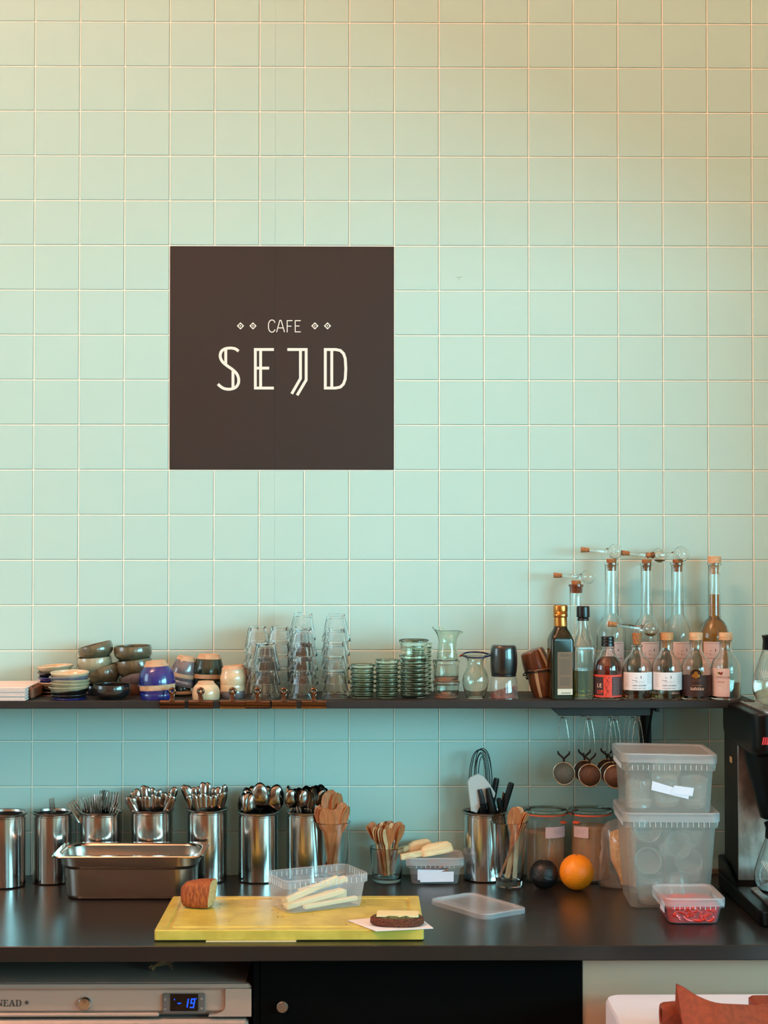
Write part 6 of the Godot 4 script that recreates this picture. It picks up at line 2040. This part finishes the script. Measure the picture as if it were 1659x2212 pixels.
func pourer(label: String, z: float, bx: float, y0: float, y1: float, rb: float, cx: float, cy: float, rc: float, sx: float, sy: float, drop := false) -> void:
	# a cork plug carrying a glass bulb, whose spout is closed by a small cork
	var o := at(bx, y1, z)
	var t := thing("glass_pourer", label, "pourer", o, "glass pourers in the bottle necks")
	var cork := grain(mat("cork", Color.WHITE, 0.85), 0.08, Color(0.52, 0.29, 0.15), Color(0.78, 0.53, 0.33), Vector3(14, 14, 14))
	var s := Shape.new()
	var h := at(bx, y0, z).y - o.y
	var r := mm(rb, z)
	s.lathe([Vector2(0.0004, 0), Vector2(r * 0.78, 0), Vector2(r, h * 0.9), Vector2(r * 0.96, h), Vector2(0.0004, h)], 24)
	part("cork_plug", s, cork, t)
	var c := at(cx, cy, z + 0.004) - o
	var e := at(sx, sy, z + 0.004) - o
	var R := mm(rc, z)
	var clear := liquid("thin blown glass", Color(0.99, 0.995, 0.99), 0.05)
	s = Shape.new()
	var ball := []
	for i in 15: ball.append(Vector2(maxf(0.0003, cos(-PI / 2 + PI * i / 14.0) * R), sin(-PI / 2 + PI * i / 14.0) * R))
	s.lathe(ball, 30, c)
	var hollow := []
	for q in ball: hollow.append(Vector2(maxf(0.0002, q.x * (1.0 - 0.0007 / R)), q.y * (1.0 - 0.0007 / R)))
	hollow.reverse()
	s.lathe(hollow, 30, c)
	part("bulb", s, clear, t, 60)
	s = Shape.new()
	var d := (e - c).normalized()
	s.tube([c + d * R * 0.8, c + d * R * 1.4, e], [R * 0.55, 0.0042, 0.0036], 14, false)
	s.tube(smooth([Vector3(0, h, 0), Vector3(0, lerpf(h, c.y, 0.6), 0.002), Vector3(lerpf(0, c.x, 0.5), c.y, 0.004)], 4), 0.0034, 12, false)
	part("spout", s, clear, t, 60)
	s = Shape.new()
	s.tube([e - d * 0.006, e + d * 0.012], [0.0046, 0.0062], 18)
	part("spout_cork", s, cork, t, 40)
	if drop:
		s = Shape.new()
		var low := []
		for i in 8: low.append(Vector2(maxf(0.0003, cos(-PI / 2 + PI * 0.30 * i / 7.0) * (R - 0.0011)), sin(-PI / 2 + PI * 0.30 * i / 7.0) * (R - 0.0011)))
		low.append(Vector2(0.0003, low[-1].y))
		s.lathe(low, 26, c)
		part("liquid", s, mat("amber drop", Color(0.66, 0.45, 0.22), 0.15), t)

func build_bottles() -> void:
	var clear := liquid("bottle glass", Color(0.98, 0.99, 0.985), 0.05)
	var cork := grain(mat("cork", Color.WHITE, 0.85), 0.08, Color(0.52, 0.29, 0.15), Color(0.78, 0.53, 0.33), Vector3(14, 14, 14))
	var wood := grain(mat("stopper wood", Color.WHITE, 0.6), 0.03, Color(0.80, 0.62, 0.46), Color(0.89, 0.74, 0.58), Vector3(10, 30, 10))
	var ink := mat("label ink", Color(0.26, 0.24, 0.25), 0.7)
	var paper := mat("bottle label", Color(0.90, 0.88, 0.89), 0.75)
	# ---- long-necked bottles at the back
	var z := 0.058
	var long := [["first tall long-necked clear bottle, left of the other tall ones", 1321, 13.5, 31.5, 1216, 1331, 1357], ["second tall long-necked clear bottle, between two of its kind", 1397, 12.0, 29, 1217, 1333, 1358], ["third tall long-necked clear bottle beside the amber one", 1464, 13.0, 32.5, 1216, 1333, 1358], ["tall long-necked bottle of amber spirit with a pale wooden stopper", 1544, 12.5, 32.5, 1217, 1336, 1360]]
	for k in 4:
		var q = long[k]
		var w: float = q[2]
		var b: float = q[3]
		var p := [[0.4, 1509], [b * 0.8, 1510], [b - 1, 1508], [b, 1500], [b, q[6] + 20], [b * 0.98, q[6] + 8], [b * 0.86, q[6] - 6], [b * 0.64, q[5] + 6], [w + 2, q[5]], [w, q[5] - 8], [w * 0.97, q[4] + 12], [w, q[4] + 5], [w + 2.5, q[4] + 4], [w + 2.5, q[4]], [w - 2, q[4]]]
		var got := bottle("long_neck_bottle", q[0], q[1], z, p, clear, liquid("amber spirit", Color(0.90, 0.48, 0.12)) if k == 3 else null, 1284.0)
		var t: Node3D = got[0]
		t.set_meta("group", "tall long-necked bottles")
		var r := mm(b, z)
		var mid: float = [0.12, 0.20, 0.25, -0.35][k]
		var half := mm([22.0, 22.0, 24.0, 21.0][k], z) / r
		var y1 := at(q[1], 1387, z + r).y - SHELF
		var y0 := y1 - 0.095
		var lab := label_on(t, r, mid - half, mid + half, y0, y1, mat("bottle label blush", Color(0.86, 0.78, 0.77), 0.75))
		var s := Shape.new()
		fine_print(s, -0.018, -0.004, 0.036, 1, 0.002, 0.0007)
		tree_print(s, 0.0, -0.020, 1.1)
		fine_print(s, -0.016, -0.036, 0.034, 1, 0.002, 0.0012)
		fine_print(s, -0.016, -0.048, 0.032, 8, 0.0035)
		print_on(lab, s, r, mid, y1, ink)
	cork_at(get_node("long_neck_bottle_003"), 1544, z, [[0.4, 1240], [8.5, 1240], [9.5, 1217], [14, 1216.5], [14.5, 1215], [14.5, 1203], [13.5, 1201.5], [0.4, 1201.5]], wood, "stopper")
	# the shorter one behind the oils
	var got0 := bottle("long_neck_bottle", "shorter long-necked bottle with amber-tinted lip behind the two oil bottles", 1245, 0.055, [[0.4, 1509], [25, 1510], [30, 1505], [30, 1405], [26, 1392], [16, 1380], [14, 1370], [13.5, 1290], [14, 1268], [16, 1266], [16, 1263], [12, 1263]], clear)
	var sh := Shape.new()
	sh.lathe(prof(1245, 0.055, SHELF, [[13.9, 1281], [14.2, 1269], [16.2, 1267], [16.2, 1262.5], [12.5, 1262.5]]), 30)
	part("amber_lip", sh, glass("amber lip glass", Color(0.50, 0.20, 0.08), 0.6), got0[0])
	# pourers
	pourer("glass pourer with corked spout in the shorter bottle behind the oils", 0.055, 1245, 1254, 1281, 10.5, 1270, 1246, 15, 1208, 1243)
	pourer("glass pourer with corked spout in the first tall clear bottle", z, 1321, 1207, 1233, 11, 1329, 1191, 16, 1267, 1188)
	pourer("glass pourer with amber drop in its bulb in the second tall clear bottle", z, 1397, 1208, 1233, 10.5, 1425, 1200, 16, 1354, 1195, true)
	pourer("glass pourer with corked spout in the third tall clear bottle", z, 1464, 1208, 1235, 11, 1472, 1197, 17, 1409, 1199)
	# ---- square oil bottles
	square_bottle("olive oil bottle of dark green glass with gold screw cap", 1211, 0.178, [[24, 1512], [25, 1509], [25, 1383], [22, 1371], [15.5, 1358], [13.5, 1350], [13.5, 1331]], mat("dark olive glass", Color(0.10, 0.09, 0.02), 0.06), null, 0.0, 0)
	square_bottle("clear square oil bottle with black screw cap, half full", 1260, 0.176, [[22, 1512], [23, 1509], [23, 1402], [21.5, 1392], [15.5, 1370], [12.5, 1352], [11.5, 1336]], clear, liquid("golden oil", Color(0.85, 0.72, 0.25)), 1448.0, 1)
	# ---- round bottles along the front
	z = 0.185
	var shapes := [
		["round bottle of dark red syrup with black cap and coral label", 1313, 30, 13.5, 1395],
		["round liqueur bottle with cork pourer and white label", 1376, 32, 11.0, 1392],
		["round liqueur bottle with tan wooden stopper and white label", 1440, 32.5, 12.5, 1383],
		["round coffee liqueur bottle with brown label and gold emblem", 1504, 32.3, 13.0, 1383],
		["round bottle of dark liqueur with white label at the shelf's right end", 1568, 31.8, 13.0, 1383]]
	var liqs := [liquid("red syrup", Color(0.72, 0.16, 0.07)), liquid("brown bitter", Color(0.78, 0.45, 0.22)), liquid("clear brown bitter", Color(0.80, 0.62, 0.38)), liquid("coffee liqueur", Color(0.55, 0.25, 0.12)), mat("black liqueur", Color(0.03, 0.012, 0.018), 0.08)]
	var lv := [1418.0, 1490.0, 1497.0, 1459.0, 1473.0]
	var ts := []
	for k in 5:
		var q = shapes[k]
		var b: float = q[2]
		var w: float = q[3]
		var p := [[0.4, 1511], [b * 0.85, 1512.5], [b - 1.5, 1511], [b, 1507], [b, 1448], [b * 0.985, 1440], [b * 0.92, 1431], [b * 0.80, 1424], [b * 0.62, 1418], [w + 3.5, 1413], [w + 0.8, 1407], [w, 1400], [w, q[4] + 6], [w + 1.2, q[4] + 5], [w + 1.2, q[4] + 1], [w - 1, q[4]]]
		var got := bottle("round_bottle", q[0], q[1], z, p, clear, liqs[k], lv[k])
		got[0].set_meta("group", "round bottles along the shelf front")
		ts.append(got[0])
	var rb := mm(30, z)
	var black := mat("cap black", Color(0.03, 0.03, 0.033), 0.3)
	# syrup: ribbed cap, coral label with dark panels
	var s := Shape.new()
	var cp := prof(1311, z, SHELF, [[0.4, 1374.5], [13.0, 1374.8], [14.2, 1376.5], [14.2, 1381], [13.4, 1382], [14.2, 1383.5], [14.2, 1387.5], [13.4, 1388.5], [14.3, 1390], [14.3, 1396.5]])
	cp.reverse()
	s.lathe(cp, 36)
	part("screw_cap", s, black, ts[0])
	var Y := func(row: float) -> float: return at(1400, row, z + 0.03).y - SHELF
	var lab := label_on(ts[0], rb, -1.5, 1.5, Y.call(1507.0), Y.call(1458.5), mat("label coral", Color(0.86, 0.27, 0.19), 0.6))
	for pn in [[-1.5, -0.46], [0.16, 1.2]]:
		s = Shape.new()
		girdle(s, rb + 0.0008, pn[0], pn[1], Y.call(1503.0), Y.call(1463.0), 12)
		part("panel", s, mat("label dark plum", Color(0.21, 0.11, 0.12), 0.6), lab)
	s = Shape.new()
	lettering(s, "LE", -0.009, 0.003, 0.0085, 0, 0.0006, "Droid Sans", 700)
	print_on(lab, s, rb, -0.66, Y.call(1489.0), mat("print cream", Color(0.86, 0.74, 0.66), 0.6), "lettering")
	s = Shape.new()
	lettering(s, "UP", -0.009, 0.0, 0.0085, 0, 0.0006, "Droid Sans", 700)
	print_on(lab, s, rb, -0.66, Y.call(1500.0), mat("label coral", Color.WHITE), "lettering")
	s = Shape.new()
	fine_print(s, 0.0, -0.002, 0.016, 11, 0.0033, 0.0007)
	s.bend(func(p: Vector3) -> Vector3: return p + Vector3(0, 0, 0.0005))
	print_on(lab, s, rb, 0.24, Y.call(1465.0), mat("print rose", Color(0.72, 0.48, 0.45), 0.6), "print")
	s = Shape.new()
	for l in [[-0.008, -0.002, -0.002, -0.010, -0.006, -0.022, -0.001, -0.034, -0.006, -0.044], [0.004, -0.001, -0.001, -0.008, 0.001, -0.018, -0.003, -0.026, 0.002, -0.038], [-0.002, -0.010, 0.003, -0.014], [-0.006, -0.022, -0.002, -0.026], [-0.008, -0.002, 0.004, -0.006], [-0.001, -0.034, 0.003, -0.030]]:
		var pts := []
		for i in range(0, l.size(), 2): pts.append(Vector2(l[i], l[i + 1]))
		s.stroke(pts, 0.0005, 0, 0.0002)
	print_on(lab, s, rb, -0.14, Y.call(1459.5), mat("label dark plum", Color.WHITE), "crack_lines")
	# two white labels with the fir and field
	for k in [1, 2]:
		var r := mm(shapes[k][2], z)
		lab = label_on(ts[k], r, -1.25, 1.45, Y.call(1491.5), Y.call(1453.0), paper)
		s = Shape.new()
		tree_print(s, -0.002, -0.011, 1.0)
		lettering(s, "FARY LOCHAN", -0.0135, -0.0275, 0.0026, 0, 0.0001, "Droid Sans", 700, 0.029)
		print_on(lab, s, r, -0.02, Y.call(1454.0), ink, "print")
		s = Shape.new()
		lettering(s, ["FARY BITTER", "HYLDEBLOMST SNAPS"][k - 1], -0.0135, -0.0335, 0.0025, 0, 0.0001, "Droid Sans", 400, 0.028)
		for i in 6: fine_print(s, 0.0185, -0.004 - i * 0.0035, 0.012, 1, 0.003)
		fine_print(s, 0.022, -0.0325, 0.006, 1, 0.002)
		for i in 8: fine_print(s, -0.032, -0.005 - i * 0.0034, 0.010, 1, 0.003)
		print_on(lab, s, r, -0.02, Y.call(1454.0), mat("ink grey", Color(0.40, 0.38, 0.40), 0.7), "small_print")
	# coffee liqueur: brown label with an arched top
	var r4 := mm(shapes[3][2], z)
	var plum := mat("label brown", Color(0.20, 0.085, 0.075), 0.5)
	lab = label_on(ts[3], r4, -1.5, 1.5, Y.call(1505.0), Y.call(1459.0), plum)
	s = Shape.new()
	var arch := PackedVector2Array()
	for i in 17: arch.append(Vector2(cos(PI * i / 16.0) * 0.0135, sin(PI * i / 16.0) * 0.0135))
	s.slab(arch, 0, 0.0002)
	print_on(lab, s, r4, -0.22, Y.call(1459.5), plum, "arch")
	var gold := mat("label gold", Color(0.72, 0.48, 0.20), 0.35, 0.7)
	s = Shape.new()
	for i in 1:
		var rim := []
		for j in 17: rim.append(Vector2(cos(PI * j / 16.0) * 0.0130, sin(PI * j / 16.0) * 0.0130))
		s.stroke(rim, 0.0008, 0.0002, 0.0005)
		for dd in [[0, 0.004, 0.0042], [-0.005, -0.001, 0.0034], [0.005, -0.001, 0.0034], [0, -0.003, 0.004]]:
			var disc := PackedVector2Array()
			for j in 14: disc.append(Vector2(dd[0] + cos(TAU * j / 14) * dd[2], dd[1] + sin(TAU * j / 14) * dd[2]))
			s.slab(disc, 0.0002, 0.0005)
	print_on(lab, s, r4, -0.22, Y.call(1459.0), gold, "emblem")
	s = Shape.new()
	lettering(s, "Kaffelikør", -0.0145, 0, 0.0062, 0, 0.0005, "Droid Serif", 700, 0.029)
	print_on(lab, s, r4, -0.12, Y.call(1491.5), mat("print cream", Color.WHITE), "lettering")
	s = Shape.new()
	fine_print(s, -0.010, 0.0155, 0.018, 2, 0.0028)
	fine_print(s, -0.011, 0.0035, 0.020, 1, 0.0028, 0.0012)
	for i in 5: s.box(Vector3(0.0185, 0.004 - i * 0.0036, 0), Vector3(0.031, 0.0044 - i * 0.0036, 0.0001))
	s.box(Vector3(-0.018, -0.0165, 0), Vector3(0.012, -0.016, 0.0001))
	print_on(lab, s, r4, -0.12, Y.call(1485.0), gold, "small_print")
	# right-hand bottle: white label turned to the left
	var r5 := mm(shapes[4][2], z)
	lab = label_on(ts[4], r5, -1.5, 0.04, Y.call(1505.5), Y.call(1444.5), mat("bottle label blush", Color.WHITE))
	s = Shape.new()
	lettering(s, "ERHOLM", -0.0085, 0, 0.0046, 0, 0.0002, "Droid Serif", 400, 0.030)
	print_on(lab, s, r5, -0.62, Y.call(1466.0), mat("print wine", Color(0.42, 0.25, 0.24), 0.7), "lettering")
	s = Shape.new()
	lettering(s, "ndbær", -0.0055, 0, 0.0046, 0, 0.0002, "Droid Serif", 400, 0.017)
	fine_print(s, -0.002, -0.006, 0.006, 1, 0.002, 0.0009)
	fine_print(s, -0.008, -0.024, 0.030, 4, 0.0028)
	print_on(lab, s, r5, -0.66, Y.call(1476.0), mat("print rose", Color.WHITE), "small_print")
	for c in [[-0.002, 0.0, 0.0026, Color(0.20, 0.24, 0.10)], [0.002, -0.0012, 0.0026, Color(0.55, 0.20, 0.10)], [0.0045, 0.0012, 0.0016, Color(0.50, 0.12, 0.10)], [-0.0042, -0.001, 0.0014, Color(0.75, 0.60, 0.20)]]:
		s = Shape.new()
		var disc := PackedVector2Array()
		for j in 12: disc.append(Vector2(c[0] + cos(TAU * j / 12) * c[2] * 1.4, c[1] + sin(TAU * j / 12) * c[2]))
		s.slab(disc, 0, 0.0002)
		print_on(lab, s, r5, -0.62, Y.call(1455.0), mat("berry %s" % c[3].to_html(), c[3], 0.6), "emblem")
	# stoppers
	for k in [2, 3, 4]:
		var x: float = [0, 0, 1439, 1502, 1567.5][k]
		cork_at(ts[k], x, z, [[0.4, 1399], [9, 1399], [10, 1383], [14.2, 1382.5], [14.6, 1381], [14.6, 1368], [13.8, 1366.6], [0.4, 1366.4]], cork if false else (grain(mat("stopper tan", Color.WHITE, 0.6), 0.03, Color(0.72, 0.48, 0.28), Color(0.82, 0.59, 0.38), Vector3(10, 30, 10)) if k == 2 else wood), "stopper")
	pourer("glass pourer with amber drop resting in the front cork bottle", z, 1376, 1367, 1393, 10.5, 1405, 1358, 17, 1326, 1349, true)

func square_bottle(label: String, x: float, z: float, p: Array, g: Material, liq: Material, level: float, kind: int) -> void:
	var t := thing("square_oil_bottle", label, "bottle", Vector3(at(x, 1513, z).x, SHELF + 0.0003, z), "square oil bottles")
	var ring := func(half: float, y: float, body: float) -> PackedVector3Array:
		var c := clampf(remap(half / body, 0.75, 1.0, 1.0, 0.28), 0.28, 1.0)
		return Shape.rect(-half, half, -half, half, half * c, 7, y)
	var body := mm(p[1][0], z)
	var rs := []
	for q in p: rs.append(ring.call(mm(q[0], z), maxf(0.0, at(x, q[1], z).y - SHELF), body))
	var s := Shape.new()
	if liq:
		for i in range(p.size() - 1, -1, -1): rs.append(ring.call(mm(p[i][0], z) - 0.0018, maxf(0.0032, at(x, p[i][1], z).y - SHELF), body - 0.0018))
	s.rings(rs, true, liq != null)
	part("glass_body", s, g, t, 50)
	t.rotation.y = [0.10, 0.06][kind]
	if liq:
		var ly := at(x, level, z).y - SHELF
		s = Shape.new()
		s.rings([ring.call(body - 0.0035, 0.0036, body - 0.0035), ring.call(body - 0.0022, 0.006, body), ring.call(body - 0.0022, ly, body)], true, true)
		part("oil", s, liq, t, 50)
	s = Shape.new()
	if kind == 0:
		var cp := prof(x, z, SHELF, [[14.0, 1354], [14.6, 1351], [14.0, 1334], [15.2, 1332.5], [15.6, 1331], [15.6, 1327], [15.0, 1326], [15.6, 1325], [15.0, 1323.5], [15.6, 1322.5], [15.0, 1321], [15.6, 1320], [15.6, 1310], [14.6, 1307.5], [0.4, 1307.5]])
		s.lathe(cp, 40)
		part("gold_cap", s, mat("gold cap", Color(0.76, 0.50, 0.25), 0.28, 1.0), t)
		var fz := body + 0.0004
		s = Shape.new()
		s.slab(PackedVector2Array([Vector2(-0.0135, at(x, 1499, z).y - SHELF), Vector2(0.0185, at(x, 1499, z).y - SHELF), Vector2(0.0185, at(x, 1407, z).y - SHELF), Vector2(-0.0135, at(x, 1407, z).y - SHELF)]), 0, 0.0003)
		s.move(Transform3D(Basis(), Vector3(0.0015, 0, fz)))
		var lab := part("label", s, mat("label tan", Color(0.46, 0.36, 0.27), 0.6), t)
		s = Shape.new()
		var yw := at(x, 1499, z).y - SHELF
		s.slab(PackedVector2Array([Vector2(-0.0135, yw), Vector2(0.0185, yw), Vector2(0.0185, yw + 0.0125), Vector2(-0.0135, yw + 0.0125)]), 0, 0.0003)
		s.move(Transform3D(Basis(), Vector3(0.0015, 0, fz + 0.0002)))
		part("foot_strip", s, mat("label cream", Color(0.85, 0.80, 0.72), 0.7), lab)
		s = Shape.new()
		var yt := at(x, 1407, z).y - SHELF
		fine_print(s, -0.009, yt - 0.006, 0.022, 2, 0.0028, 0.0008)
		fine_print(s, -0.011, yt - 0.017, 0.026, 11, 0.0030, 0.0006)
		fine_print(s, -0.009, yt - 0.054, 0.022, 7, 0.0026, 0.0006)
		fine_print(s, -0.006, yw + 0.003, 0.020, 1, 0.0026, 0.0016)
		s.move(Transform3D(Basis(), Vector3(0.002, 0, fz + 0.0006)))
		part("print", s, mat("label ink", Color.WHITE), lab)
	else:
		var cp := prof(x - 6.0, z, SHELF, [[12.4, 1341], [12.8, 1339], [12.4, 1336], [11.0, 1334.5], [14.0, 1333.5], [14.2, 1331], [14.0, 1313], [12.8, 1309.5], [0.4, 1309]])
		s.lathe(cp, 40)
		part("black_cap", s, mat("cap black", Color(0.03, 0.03, 0.033), 0.3), t)
